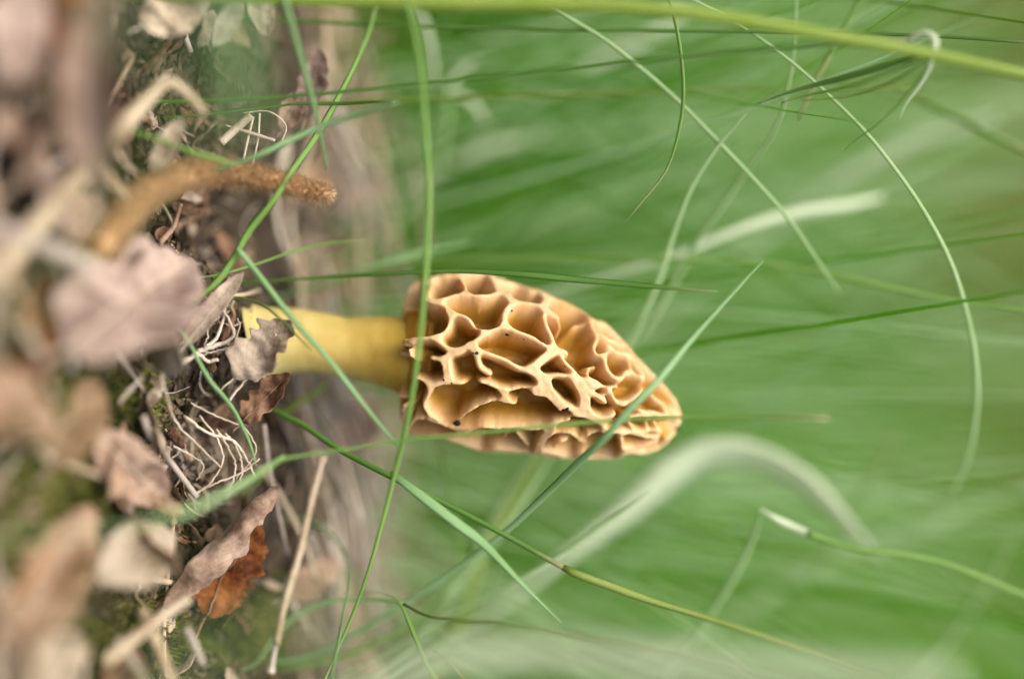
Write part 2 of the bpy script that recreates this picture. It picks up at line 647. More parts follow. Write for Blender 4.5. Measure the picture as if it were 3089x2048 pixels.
def resample(pts, n, power=1.0):
    acc = [0]
    for a, b in zip(pts, pts[1:]):
        acc.append(acc[-1] + math.dist(a, b))
    out = []
    for i in range(n):
        s = acc[-1] * (i / (n - 1))
        k = 0
        while k < len(acc) - 2 and acc[k + 1] < s:
            k += 1
        t = (s - acc[k]) / (acc[k + 1] - acc[k])
        out.append((pts[k][0] + (pts[k + 1][0] - pts[k][0]) * t, pts[k][1] + (pts[k + 1][1] - pts[k][1]) * t))
    return np.array(out)


NT, NS = 390, 680
KM = DM / FPX                         # metres per source pixel at the axis
top2, bot2 = resample(TOP, NT), resample(BOT, NT)
ker = np.ones(9) / 9.0
for arr in (top2, bot2):
    for c in (0, 1):
        pad = np.concatenate([np.full(4, arr[0, c]), arr[:, c], np.full(4, arr[-1, c])])
        sm = np.convolve(pad, ker, 'valid')
        sm[-5:] = arr[-5:, c]
        arr[:, c] = sm
cen = (top2 + bot2) / 2
half = (bot2 - top2) / 2
O0 = np.array(unproj(1544.5, 1024, DM))
fwd, rgt, dwn = np.array(FWD), np.array(RGT), np.array(DWN)
th = np.linspace(0, 2 * np.pi, NS, endpoint=False)
hl = np.linalg.norm(half, axis=1)
cosT, sinT = np.cos(th), np.sin(th)
X2 = cen[:, None, :] + half[:, None, :] * cosT[None, :, None]
Pm = (O0 + rgt * ((X2[..., 0:1] - 1544.5) * KM) + dwn * ((X2[..., 1:2] - 1024) * KM)
      - fwd * (hl[:, None, None] * .96 * KM * sinT[None, :, None]))
dT = np.gradient(Pm, axis=0)
dS = np.roll(Pm, -1, 1) - np.roll(Pm, 1, 1)
nrm = np.cross(dS, dT)
nl = np.linalg.norm(nrm, axis=2, keepdims=True)
axc = O0 + rgt * ((cen[:, 0] - 1544.5) * KM)[:, None] + dwn * ((cen[:, 1] - 1024) * KM)[:, None]
outw = Pm - axc[:, None, :]
nrm = nrm / np.maximum(nl, 1e-12)
sgn = np.sign(np.sum(nrm * outw, axis=2, keepdims=True))
sgn[sgn == 0] = 1
nrm *= np.where(np.sum(sgn) > 0, 1, -1)
camv = np.array(CAM)
view = Pm - camv
dep = view @ fwd
projx = (view @ rgt) / dep * FPX + 1544.5
projy = (view @ dwn) / dep * FPX + 1024
facing = -np.sum(nrm * view, axis=2) / np.linalg.norm(view, axis=2)

# ridge lines noted from four enlarged tiles of the photograph (tile pixels, 4.73 per source pixel)
TILE = {'A': (1180, 800), 'B': (1180, 1080), 'C': (1580, 860), 'D': (1580, 1100)}
RIDGES = {
 'A': [([(440, 240), (560, 170), (720, 125), (960, 110), (1330, 95), (1420, 110), (1560, 200), (1780, 250), (2000, 340), (2150, 380), (2365, 470)], .45),
       ([(530, 190), (520, 340), (500, 480)], .5), ([(980, 120), (1030, 260), (1060, 390)], .35),
       ([(500, 480), (610, 505), (780, 455), (920, 420), (1060, 400), (1200, 420), (1360, 430), (1480, 400), (1530, 360)], .38),
       ([(1420, 110), (1500, 220), (1530, 330), (1620, 400), (1700, 480), (1740, 530)], .55),
       ([(1740, 530), (1660, 620), (1620, 700), (1620, 800), (1640, 870)], .5),
       ([(1740, 510), (1860, 520), (2020, 535), (2140, 580), (2240, 660), (2365, 740)], .4),
       ([(2150, 390), (2190, 470), (2160, 570)], .35), ([(1710, 280), (1690, 420), (1700, 480)], .3),
       ([(600, 505), (740, 560), (810, 640), (900, 690), (1030, 720), (1110, 770), (1150, 840)], .4),
       ([(1200, 850), (1290, 920), (1330, 960)], .35),
       ([(810, 640), (830, 760), (800, 880), (720, 980), (650, 1030)], .35),
       ([(650, 1030), (430, 1040), (300, 1060), (210, 1110), (110, 1060)], .38),
       ([(210, 1110), (230, 1230), (280, 1350)], .3),
       ([(650, 1030), (720, 1120), (800, 1190), (900, 1230), (1000, 1220)], .4),
       ([(1640, 870), (1480, 910), (1340, 970), (1240, 1050), (1100, 1150), (1000, 1215), (860, 1270), (720, 1340), (600, 1330), (540, 1320)], .38),
       ([(1640, 870), (1760, 930), (1900, 980), (2040, 1040), (2180, 1130), (2320, 1200)], .38),
       ([(1100, 1150), (1200, 1200), (1330, 1250), (1500, 1300), (1640, 1350), (1760, 1440), (1880, 1500), (2000, 1490), (2100, 1400), (2180, 1320), (2310, 1220)], .4)],
 'B': [([(1180, -130), (1230, -30), (1250, 60), (1310, 190), (1430, 250)], .42), ([(770, 20), (790, 160), (800, 310)], .9),
       ([(640, 390), (760, 345), (900, 350), (1050, 350)], .42), ([(1210, 340), (1330, 370), (1450, 400), (1540, 440), (1600, 470)], .35),
       ([(530, 400), (640, 390)], .4), ([(560, 420), (520, 560), (470, 660), (500, 760), (560, 860), (640, 900)], .38),
       ([(270, 290), (400, 330), (530, 400)], .3),
       ([(1600, 470), (1720, 460), (1860, 430), (2000, 430), (2080, 460)], .3),
       ([(2020, 170), (2120, 250), (2150, 350), (2100, 450), (2080, 480)], .45),
       ([(1600, 470), (1620, 560), (1640, 620), (1740, 660), (1800, 670)], .38),
       ([(1640, 600), (1480, 620), (1340, 660), (1200, 720), (1080, 790), (1000, 850), (950, 920)], .32),
       ([(2080, 480), (2200, 500), (2290, 560), (2365, 640)], .35),
       ([(640, 900), (560, 900), (400, 900), (320, 920), (260, 960), (210, 1000)], .35),
       ([(640, 900), (740, 970), (820, 990), (950, 1010), (1100, 1030), (1200, 1000), (1350, 995), (1500, 1020), (1750, 1010), (2000, 1030), (2290, 980)], .35),
       ([(220, 1090), (500, 1110), (760, 1120), (1000, 1060), (1100, 1030)], .4),
       ([(750, 1160), (950, 1210), (1150, 1290), (1300, 1340), (1500, 1330), (1800, 1350), (2090, 1360)], .45),
       ([(1700, 1150), (1600, 1270)], .25), ([(1780, 1090), (1860, 1200), (1960, 1320)], .3),
       ([(2300, 1000), (2200, 1120), (2120, 1240), (2070, 1350)], .32),
       ([(170, 680), (130, 740), (150, 900), (170, 1000), (240, 1100)], .35), ([(130, 740), (300, 640)], .2)],
 'C': [([(270, 350), (320, 300), (340, 190), (300, 130), (240, 110)], .35), ([(300, 340), (400, 400), (500, 490), (540, 600)], .35),
       ([(280, 400), (330, 560), (390, 680), (430, 800), (450, 930)], .42),
       ([(240, 50), (340, 150), (560, 230), (720, 300), (860, 400), (1000, 520), (1180, 570), (1300, 660), (1420, 760), (1560, 880), (1680, 1010), (1780, 1180), (1900, 1290), (2040, 1419)], .45),
       ([(900, 480), (760, 500)], .25), ([(960, 500), (990, 640), (1050, 740), (1010, 840), (990, 920), (1030, 970), (1130, 1000)], .35),
       ([(1070, 640), (1120, 710), (1240, 770), (1420, 830), (1560, 880)], .35),
       ([(1150, 830), (1260, 880), (1330, 940), (1440, 960), (1560, 1010), (1600, 1090), (1680, 1220), (1750, 1340)], .38),
       ([(1130, 1000), (1190, 980), (1250, 920)], .35), ([(1170, 1000), (1180, 1100), (1220, 1210), (1290, 1300), (1380, 1350)], .45),
       ([(1480, 970), (1520, 1060), (1540, 1160), (1480, 1230), (1420, 1310), (1380, 1350)], .4),
       ([(450, 930), (590, 930), (640, 1000)], .4), ([(450, 950), (320, 1040), (220, 1120), (120, 1210)], .4),
       ([(540, 1000), (560, 1080), (640, 1150), (720, 1230), (770, 1310), (860, 1370), (980, 1380), (1060, 1419)], .38),
       ([(120, 1210), (210, 1290), (260, 1330)], .4), ([(910, 1190), (920, 1290), (950, 1380)], .35), ([(910, 1190), (1000, 1140), (1080, 1130)], .3),
       ([(1480, 1260), (1580, 1240), (1680, 1290), (1740, 1390)], .35)],
 'D': [([(100, 60), (200, 150), (260, 230), (270, 330), (200, 400)], .45), ([(320, 190), (350, 280), (380, 400), (450, 500), (540, 560), (640, 610), (720, 640), (760, 690)], .5),
       ([(180, 400), (320, 420), (420, 480), (470, 560), (490, 640), (540, 690)], .35),
       ([(340, 180), (480, 150), (640, 170), (740, 210), (800, 240)], .38), ([(740, 240), (800, 340), (840, 440), (860, 560), (830, 640), (780, 690)], .7),
       ([(800, 240), (920, 290), (1050, 330)], .3), ([(860, 340), (960, 400), (1040, 440), (1130, 500), (1190, 570)], .45), ([(980, 250), (1100, 290), (1190, 310), (1220, 370), (1180, 440)], .35),
       ([(930, 480), (930, 600), (950, 690), (1050, 770), (1150, 800), (1260, 740), (1330, 690)], .45),
       ([(1270, 400), (1300, 520), (1400, 570), (1440, 570)], .4), ([(1240, 360), (1300, 310), (1400, 320)], .35), ([(1440, 570), (1540, 510), (1640, 430), (1720, 320)], .45),
       ([(760, 690), (880, 740), (1000, 790), (1100, 820), (1230, 800)], .4), ([(700, 740), (640, 800), (500, 830), (400, 860), (390, 900)], .35),
       ([(390, 900), (350, 960), (260, 1080), (210, 1200), (190, 1270)], .4), ([(400, 1010), (480, 1010), (600, 1000), (700, 1020), (760, 1100), (820, 1180), (900, 1210)], .3),
       ([(900, 1100), (900, 1030), (980, 1010), (1070, 980), (1190, 960)], .3), ([(1120, 860), (1150, 920), (1200, 960), (1350, 960), (1480, 980), (1640, 990), (1760, 960)], .42),
       ([(1500, 820), (1560, 900), (1600, 970)], .35), ([(1640, 990), (1740, 1060), (1880, 1060), (1980, 1020)], .35), ([(1760, 960), (1850, 960), (1950, 990)], .3),
       ([(1380, 1010), (1410, 1120), (1400, 1220)], .42), ([(400, 1240), (500, 1130), (640, 1100)], .35), ([(230, 1230), (420, 1290), (640, 1340), (860, 1310)], .4),
       ([(200, 1260), (420, 1330), (640, 1350), (850, 1320), (940, 1350), (1300, 1340), (1440, 1280), (1720, 1290), (1860, 1250), (2000, 1160), (2090, 1050), (2160, 980), (2230, 860), (2240, 680), (2200, 540), (2080, 340), (1920, 200)], .45),
       ([(1620, 660), (1780, 690), (1880, 680), (1970, 740)], .4), ([(1830, 400), (1910, 500), (2000, 540), (2040, 620), (2090, 740)], .4),
       ([(1790, 800), (1780, 940)], .35), ([(1900, 800), (1910, 900), (1990, 960)], .35), ([(1430, 1220), (1600, 1220), (1800, 1160), (1950, 1080)], .45), ([(1500, 770), (1800, 740), (2090, 740)], .35)]}
fm = facing > 0.02
fi = np.argwhere(fm)
kd2 = kdtree.KDTree(len(fi))
for q, (a, b) in enumerate(fi):
    kd2.insert((projx[a, b], projy[a, b], 0), q)
kd2.balance()
rp, rw = [], []
H0 = 22 * KM / 4.73                   # spacing of the ridge samples
for tile, lines in RIDGES.items():
    ox, oy = TILE[tile]
    for pl, hw in lines:
        ln = sum(math.dist(p, q) for p, q in zip(pl, pl[1:]))
        c3 = spline([(ox + x / 4.73, oy + y / 4.73, 0) for x, y in pl], max(4, int(ln / 36)))
        on = []
        for c in c3:
            near = [(q, dd) for _, q, dd in kd2.find_n((c.x, c.y, 0), 6) if dd < 25]
            if near:
                on.append(sum((Vector(Pm[fi[q][0], fi[q][1]]) for q, _ in near), Vector()) / len(near))
        if len(on) < 2:
            continue
        l3 = sum((a - b).length for a, b in zip(on, on[1:]))
        for c in spline(on, max(4, int(l3 / H0))):
            rp.append(c)
            rw.append(hw)
kdr = kdtree.KDTree(len(rp))
for q, p in enumerate(rp):
    kdr.insert(p, q)
kdr.balance()
# pits on the far side: random cells
rnd = random.Random(5)
seeds = []
for _ in range(4000):
    a, b = rnd.randrange(6, NT - 8), rnd.randrange(NS)
    if facing[a, b] < 0.12:
        p = Vector(Pm[a, b])
        r_ = .0052 * (1 - .45 * (a / NT))
        if all((p - s).length > r_ for s in seeds):
            seeds.append(p)
kds = kdtree.KDTree(len(seeds))
for q, p in enumerate(seeds):
    kds.insert(p, q)
kds.balance()
SIG = .00068
PHI0 = math.sqrt(math.pi) * SIG / H0
EH = np.zeros((NT // 2, NS // 2))
for i in range(NT // 2):
    sg = SIG * (.5 + .5 * min(1, hl[2 * i] * KM / .0135))
    for j in range(NS // 2):
        p = Vector(Pm[2 * i, 2 * j])
        p2 = p + Vector(noise.noise_vector(p * 260)) * .00022
        f = facing[2 * i, 2 * j]
        phi = 0.0
        if f > -.45:
            for _, q, d in kdr.find_n(p2, 26):
                if d > 2.6 * sg:
                    break
                phi += math.exp(-(d / sg) ** 2) * (rw[q] / .4) ** 1.2
        e = sg * math.sqrt(max(0.0, -math.log(max(phi / PHI0, 1e-4))))
        if f < .15:
            (c1, _, d1), (c2, _, d2) = kds.find_n(p2, 2)
            e = min(e, (d2 - d1) / 2 * 1.15 + max(0, f + .02) * .02)
        EH[i, j] = e
# bring the field to the full grid (linear)
up = np.repeat(EH, 2, 0)
up[1:-1:2] = (EH[:-1] + EH[1:]) / 2
E = np.repeat(up, 2, 1)
E[:, 1::2] = (up + np.roll(up, -1, 1)) / 2
for i in range(NT):
    for j in range(NS):
        if E[i, j] < .0012 and facing[i, j] > -.3:
            E[i, j] = max(0, E[i, j] + .00007 * noise.noise(Vector(Pm[i, j]) * 700) + .00004 * noise.noise(Vector(Pm[i, j]) * 2200))
rad = hl * KM
Dm = .0066 * np.clip(rad / .0125, 0, 1.0) ** 1.1
tt = np.linspace(0, 1, NT)
Dm *= np.clip(tt / .035, 0, 1) * .9 + .1
xs = np.clip((E - .00018) / (.00110 * (.6 + .4 * np.clip(rad / .0125, 0, 1)))[:, None], 0, 1)
prof = xs ** 3 * (xs * (xs * 6 - 15) + 10) * .90 + .10 * np.clip(E / .0024, 0, 1)
lump = np.zeros((NT, NS))
for i in range(NT):
    for j in range(NS):
        p = Vector(Pm[i, j])
        lump[i, j] = .0010 * noise.noise(p * 300) * prof[i, j] + .00035 * noise.noise(p * 150) + .00010 * noise.noise(p * 1100)
disp = -Dm[:, None] * prof + lump
Q = Pm + nrm * disp[..., None]
# close the base round the stem: pull the first rows inwards
ridge = np.maximum(1 - np.clip((prof - .06) / .5, 0, 1), np.clip((tt - .93) / .04, 0, 1)[:, None])
base = Vector(unproj(775, 1010, DM))
base.z = terrain(base.x, base.y)
B0 = np.array(base)
verts = (Q - B0).reshape(-1, 3)
faces = []
for i in range(NT - 1):
    for j in range(NS):
        k = (j + 1) % NS
        faces.append((i * NS + j, i * NS + k, (i + 1) * NS + k, (i + 1) * NS + j))
me = mesh('cap', verts, faces, 'cap')
at = me.attributes.new('ridge', 'FLOAT', 'POINT')
at.data.foreach_set('value', ridge.reshape(-1).astype(np.float32))
morel = bpy.data.objects.new('morel_mushroom', None)
C.objects.link(morel)
morel.location = base
morel.empty_display_size = .01
morel['label'] = 'cream and ochre morel mushroom with honeycomb pitted cap on a yellow stem'
morel['category'] = 'mushroom'
cap = add('cap', me, morel, label='honeycomb cap of cream ridges and ochre pits')

# stem (S coordinates of its upper and lower edge)
su = resample([(735, 905), (765, 914), (790, 922), (915, 934), (1045, 958), (1228, 956), (1290, 970)], 60)
sl = resample([(790, 1146), (820, 1138), (850, 1130), (940, 1124), (1045, 1136), (1136, 1160), (1215, 1192), (1290, 1200)], 60)
V, F = [], []
for i in range(60):
    c, h = (su[i] + sl[i]) / 2, (sl[i] - su[i]) / 2
    r_ = np.linalg.norm(h)
    for j in range(40):
        a = 2 * math.pi * j / 40
        q = c + h * math.cos(a)
        p = O0 + rgt * ((q[0] - 1544.5) * KM) + dwn * ((q[1] - 1024) * KM) - fwd * (r_ * KM * math.sin(a))
        nn = 1 + .05 * noise.noise((p * 110)) + .02 * noise.noise(p * 420)
        cc = O0 + rgt * ((c[0] - 1544.5) * KM) + dwn * ((c[1] - 1024) * KM)
        V.append(cc + (p - cc) * nn - B0)
for i in range(59):
    for j in range(40):
        k = (j + 1) % 40
        F.append((i * 40 + j, i * 40 + k, (i + 1) * 40 + k, (i + 1) * 40 + j))
add('stem', mesh('stem', V, F, 'stem'), morel, label='smooth yellow hollow stem')


def blob(name, r, seed, mat, sx=1, sy=1, sz=1):
    V, F = [], []
    for i in range(7):
        a = math.pi * i / 6
        for j in range(8):
            b = 2 * math.pi * j / 8
            p = Vector((math.sin(a) * math.cos(b), math.sin(a) * math.sin(b), math.cos(a)))
            k = r * (1 + .35 * noise.noise(p * 1.7 + Vector((seed, 0, 0))))
            V.append((p.x * k * sx, p.y * k * sy, p.z * k * sz))
    for i in range(6):
        for j in range(8):
            k = (j + 1) % 8
            F.append((i * 8 + j, i * 8 + k, (i + 1) * 8 + k, (i + 1) * 8 + j))
    return mesh(name, V, F, mat)


vq = Q - camv
dq = vq @ fwd
qx = (vq @ rgt) / dq * FPX + 1544.5
qy = (vq @ dwn) / dq * FPX + 1024
SPECK = [('A', 1650, 1000, .30), ('A', 1210, 1255, .27), ('A', 1165, 1258, .16), ('A', 1715, 660, .22), ('B', 950, 935, .55), ('B', 740, 322, .16),  # dirt specks; the largest is a dark blob painting the shade of a gap
         ('D', 625, 640, .26), ('D', 500, 352, .15), ('D', 573, 20, .13), ('D', 2192, 925, .28), ('D', 2140, 808, .2), ('A', 1895, 1050, .13),
         ('D', 2215, 890, .2), ('D', 660, 748, .12), ('D', 1060, 985, .2), ('B', 850, 360, .14), ('B', 2045, 1075, .16), ('D', 905, 1205, .16), ('D', 1990, 1060, .1)]
for q, (tl, x, y, r_) in enumerate(SPECK):
    sx, sy = TILE[tl][0] + x / 4.73, TILE[tl][1] + y / 4.73
    m2 = (qx - sx) ** 2 + (qy - sy) ** 2 + np.where(facing > -.05, 0, 1e9)
    near = np.argwhere(m2 < m2.min() + 9)
    a, b = min(near, key=lambda ab: dq[ab[0], ab[1]])
    o = add('dirt_and_shade_speck', blob('dirt_and_shade_speck', r_ / 1000, q, 'speck', 1.2, .7, 1), morel)
    o.location = Q[a, b] - B0
    o.rotation_euler = (0, q * 1.3, 0)
sx, sy = TILE['C'][0] + 725 / 4.73, TILE['C'][1] + 850 / 4.73
m2 = (qx - sx) ** 2 + (qy - sy) ** 2 + np.where(facing > 0, 0, 1e9)
a, b = np.unravel_index(np.argmin(m2), m2.shape)
o = add('white_grain', blob('white_grain', .0004, 77, 'white', .8, .8, 1.4), morel, label='tiny white grain in a pit')
o.location = Q[a, b] - B0 + nrm[a, b] * .0002


# ------------------------------------------------------------------ dead leaves
def leaf_mesh(name, L, W, mat, seed=0, curl=0., bend=0., crumple=.06, serr=0.0, teeth=14, nu=12, nv_=30, thick=.00022, fold=0.0, ragged=0.0):
    """ovate leaf along +Y, face +Z, closed shell. curl rolls the sides up, bend arches it lengthwise"""
    rnd = random.Random(seed)
    off = Vector((rnd.uniform(0, 50), rnd.uniform(0, 50), rnd.uniform(0, 50)))

    def pos(u, v):
        vv = min(.995, max(.004, v))
        w = W / 2 * 2.05 * vv ** .62 * (1 - vv) ** .72
        sw = 1 + serr * (.55 + .9 * noise.noise((v * 5, u, seed + .5))) * (((v + .02 * math.sin(v * 37 + seed)) * teeth) % 1.0 - .5) * abs(u) ** 3
        rg = 1 + ragged * noise.noise((v * 9, u * .3 + (2 if u > 0 else 5), seed)) * abs(u) ** 2
        w *= 1 + .16 * noise.noise((v * 2.6, 7.7 if u > 0 else 3.3, seed * 1.3)) + (ragged + .10) * .5 * noise.noise((v * 7, 1.7 if u > 0 else 9.3, seed))
        x = u * w * sw * rg
        y = v * L
        z = 0
        if abs(curl) > 1e-3:
            a = curl * x / (W / 2)
            r_ = (W / 2) / curl
            x, z = r_ * math.sin(a), r_ * (1 - math.cos(a))
        z += fold * abs(x)
        if abs(bend) > 1e-3:
            b = bend * v
            r_ = L / bend
            y, zz = (r_ - z) * math.sin(b), r_ - (r_ - z) * math.cos(b)
            z = zz
        p = Vector((x, y, z))
        d = noise.noise(p / L * 3.2 + off) * crumple * 1.5 * L + noise.noise(p / L * 9 + off) * crumple * .6 * L
        # raised side veins
        d += .00018 * max(0, 1 - abs(((v * 9 - abs(u) * 3) % 1.0) - .5) * 6)
        return p + Vector((d * .25, 0, d))
    V, UV, F = [], [], []
    for layer in (0, 1):
        for i in range(nv_ + 1):
            for j in range(nu + 1):
                u, v = -1 + 2 * j / nu, i / nv_
                p = pos(u, v)
                if layer:
                    p = p - Vector((0, 0, thick))
                V.append(p)
                UV.append(((u + 1) / 2, v))
    m = nu + 1
    T = (nv_ + 1) * m
    for i in range(nv_):
        for j in range(nu):
            a = i * m + j
            F.append((a, a + 1, a + m + 1, a + m))
            F.append((T + a, T + a + m, T + a + m + 1, T + a + 1))
    for i in range(nv_):
        a, b = i * m, (i + 1) * m
        F.append((a, b, T + b, T + a))
        a, b = i * m + nu, (i + 1) * m + nu
        F.append((b, a, T + a, T + b))
    for j in range(nu):
        F.append((j + 1, j, T + j, T + j + 1))
        a = nv_ * m + j
        F.append((a, a + 1, T + a + 1, T + a))
    me = mesh(name, V, F, mat, UV)
    rib = [pos(0, i / 16 * .98) + Vector((0, 0, .0001)) for i in range(17)]
    stalk = [pos(0, 0) + Vector((0, -L * .22 * (1 - i / 6), L * .03 * math.sin(i))) for i in range(7)]
    return me, rib, stalk


def leaf_parts(rib, stalk, mat, L):
    V, F, UV = sweep(rib, lambda t: L * .022 * (1 - .75 * t), 'stem', view=Vector((0, 0, 1)))
    a = mesh('midrib', V, F, mat, UV)
    V, F, UV = sweep(stalk, lambda t: L * .028, 'stem', view=Vector((0, 0, 1)))
    return a, mesh('leaf_stalk', V, F, mat, UV)


RIBMAT = {'rust': 'tan', 'brown': 'tan', 'tan': 'beige', 'pink': 'beige', 'mauve': 'grey', 'grey': 'beige', 'beige': 'straw'}


def leaf(label, base_p, tip_p, width_mm, mat, roll=0., group=None, stalk=True, name='dead_leaf', rib=True, **kw):
    """a leaf from base_p to tip_p (world points); at roll 0 its face looks at the camera"""
    ax = tip_p - base_p
    L = ax.length
    yv = ax.normalized()
    vd = ((base_p + tip_p) / 2 - CAM).normalized()
    xv = yv.cross(-vd).normalized()
    zv = xv.cross(yv)
    xr = xv * math.cos(roll) + zv * math.sin(roll)
    zr = xr.cross(yv)
    me, rb, stk = leaf_mesh(name, L, width_mm / 1000, mat, **kw)
    o = add(name, me, None, label, 'leaf', group)
    o.matrix_world = Matrix(((xr.x, yv.x, zr.x, base_p.x), (xr.y, yv.y, zr.y, base_p.y), (xr.z, yv.z, zr.z, base_p.z), (0, 0, 0, 1)))
    a, b = leaf_parts(rb, stk, RIBMAT[mat], L)
    if rib:
        add('midrib', a, o)
    if stalk:
        add('leaf_stalk', b, o)
    return o


G_ = GP
leaf('broad mauve grey dead leaf lying flat in front of the fuzzy stalk', G_(165, 790, 9), G_(435, 600, 12), 23, 'mauve', roll=.25, seed=44, curl=.7, crumple=.10, serr=.15, ragged=.35)
leaf('large tan dead leaf curled into a trough', PT(215, 420, -42), PT(240, -60, -46), 15, 'pink', roll=.5, seed=8, curl=1.3, crumple=.04)
leaf('pale pinkish leaf beside the large curled tan leaf', PT(20, 200, -48), PT(70, -60, -46), 11, 'mauve', roll=.1, seed=10, curl=.6)
leaf('red brown leaf wedged next to the large curled tan leaf', PT(140, 200, -40), PT(150, -60, -43), 9, 'rust', roll=-.5, seed=12, curl=1.0)
leaf('crumpled grey leaf on the litter by the upper straws', PT(330, 60, -14), PT(480, -20, -10), 11, 'grey', roll=.2, seed=14, curl=.7, crumple=.12)
leaf('small beige leaf with a pointed tip beside the crumpled grey leaf', PT(560, 0, -10), PT(490, 105, -10), 5, 'beige', roll=.1, seed=15, curl=.8)
leaf('narrow beige leaf under the drooping green blade', PT(590, -30, -6), PT(618, 85, -6), 5.5, 'beige', roll=.1, seed=16, curl=.8)
leaf('upright grey pink leaf standing among grass shoots', PT(705, 270, 8), PT(740, 115, 10), 6.5, 'mauve', roll=.2, seed=17, curl=.5, serr=.1, ragged=.3)
leaf('reddish leaf at the foot of the upright grey pink leaf', PT(650, 300, 8), PT(700, 205, 8), 5, 'pink', roll=.2, seed=18, curl=.6)
leaf('rust orange serrated leaf hollowed like a bowl', PT(470, 1420, 5), PT(590, 1195, 7), 13, 'rust', roll=-.15, seed=21, curl=.9, crumple=.08, serr=.5, teeth=14, ragged=.3, nu=16, nv_=56)
leaf('rolled pink tan leaf folded over the rust orange leaf', PT(375, 1400, -4), PT(640, 1120, 2), 8.5, 'pink', roll=.5, seed=22, curl=-1.5, crumple=.08, serr=.3, ragged=.5, rib=False)
leaf('pink leaf with scalloped edge and dark spots below the root tuft', PT(225, 1010, -22), PT(390, 1165, -8), 11, 'pink', roll=.1, seed=23, curl=.5, serr=.22, teeth=9)
leaf('small frilled tan leaf at the tip of the scalloped pink leaf', PT(345, 1150, -10), PT(430, 1185, -8), 3, 'tan', roll=.1, seed=24, curl=.5, serr=.3)
leaf('blurred pale beige leaf on the olive moss', G_(235, 1330, 9), G_(400, 1230, 10), 13, 'grey', roll=.1, seed=25, curl=.5)
leaf('grey beige crumpled leaf leaning on the morel stem', PT(540, 872, -1), PT(672, 742, -2), 10, 'grey', roll=.25, seed=26, curl=.8, crumple=.10, ragged=.6, rib=False)
leaf('brown torn leaf scrap under the morel stem', PT(560, 975, 0), PT(668, 862, 1), 6.5, 'brown', roll=.3, seed=27, curl=1.0, crumple=.12, ragged=.5)
leaf('slim pale dry leaf pointing up above the root tuft', PT(425, 800, -6), PT(562, 628, -2), 4.6, 'grey', roll=.3, seed=28, curl=1.1, crumple=.03)
leaf('orange brown leaf edge half sunk in the foreground litter', G_(50, 980, 3), G_(110, 640, 3), 9, 'rust', roll=.4, seed=29, curl=.9)
leaf('brown leaf on the foreground litter by the moss', G_(110, 1080, 2), G_(230, 880, 4), 12, 'tan', roll=.2, seed=30, curl=.6)
leaf('purple brown leaf at the bottom of the litter beside two straws', G_(240, 1580, 4), G_(330, 1500, 6), 8, 'brown', roll=.2, seed=31, curl=.6, serr=.15)
leaf('small grey leaf standing behind the bent straw', PT(355, 400, -14), PT(420, 270, -12), 5, 'grey', roll=.4, seed=32, curl=.8)
leaf('pink brown leaf under the bent straw', G_(140, 560, 3), G_(225, 450, 5), 9, 'pink', roll=.3, seed=33, curl=.8)
leaf('pinkish leaf lying behind the rust orange leaf', PT(660, 1380, 22), PT(790, 1290, 28), 8, 'pink', roll=.3, seed=34, curl=.4)
leaf('broad pink tan leaf lying behind the morel stem', PT(740, 1080, 30), PT(860, 930, 40), 13, 'pink', roll=.2, seed=35, curl=.4)
leaf('long tan leaf lying under the foreground straws', G_(20, 1500, 3), G_(200, 1180, 4), 14, 'tan', roll=.2, seed=36, curl=.5)
leaf('grey tan leaf at the very bottom of the foreground', G_(60, 1600, 3), G_(180, 1450, 4), 12, 'grey', roll=.1, seed=37, curl=.5)

# fuzzy brown stalk: arching tube with short hairs as one part
fz = [GP(205, 600, 1), PT(240, 560, -22), PT(330, 455, -15), PT(430, 405, -9), PT(530, 398, -5), PT(640, 420, -3), PT(720, 440, -2), PT(766, 448, -2)]
path = spline(fz, 60)
fw = lambda t: (interp([(0, 60), (.25, 54), (.6, 48), (.9, 44), (.97, 34), (1, 14)], t)) * FOCUS / FPX * K
V, F, UV = sweep(path, fw, 'stem', jitter=.10, seed=3)
root = add('fuzzy_stalk', mesh('fuzzy_stalk', [v - path[0] for v in V], F, 'fuzz', UV), None, 'fuzzy orange brown stalk arching out of the litter', 'stalk')
root.location = path[0]
rnd = random.Random(9)
HV, HF = [], []
for _ in range(12000):
    t = rnd.random()
    i = min(58, int(t * 59))
    p = path[i].lerp(path[i + 1], t * 59 - i)
    tg = (path[i + 1] - path[i]).normalized()
    d = Vector((rnd.gauss(0, 1), rnd.gauss(0, 1), rnd.gauss(0, 1)))
    d = (d - tg * d.dot(tg)).normalized()
    b = p + d * fw(t) * .46
    e = b + (d + tg * rnd.uniform(-.5, .9)).normalized() * rnd.uniform(.0005, .0019) * (1.3 - .6 * t + .5 * t * t)
    s = tg.cross(d) * .00013
    k = len(HV)
    HV += [b - s - path[0], b + s - path[0], e - path[0]]
    HF.append((k, k + 1, k + 2))
M['hair'] = litter_mat('stalk_hair', [(.25, (.60, .40, .19)), (.5, (.74, .54, .30)), (.75, (.84, .67, .45))], 900, .9, transl=.45)
add('stalk_hairs', mesh('stalk_hairs', HV, HF, 'hair'), root, kind='stuff')


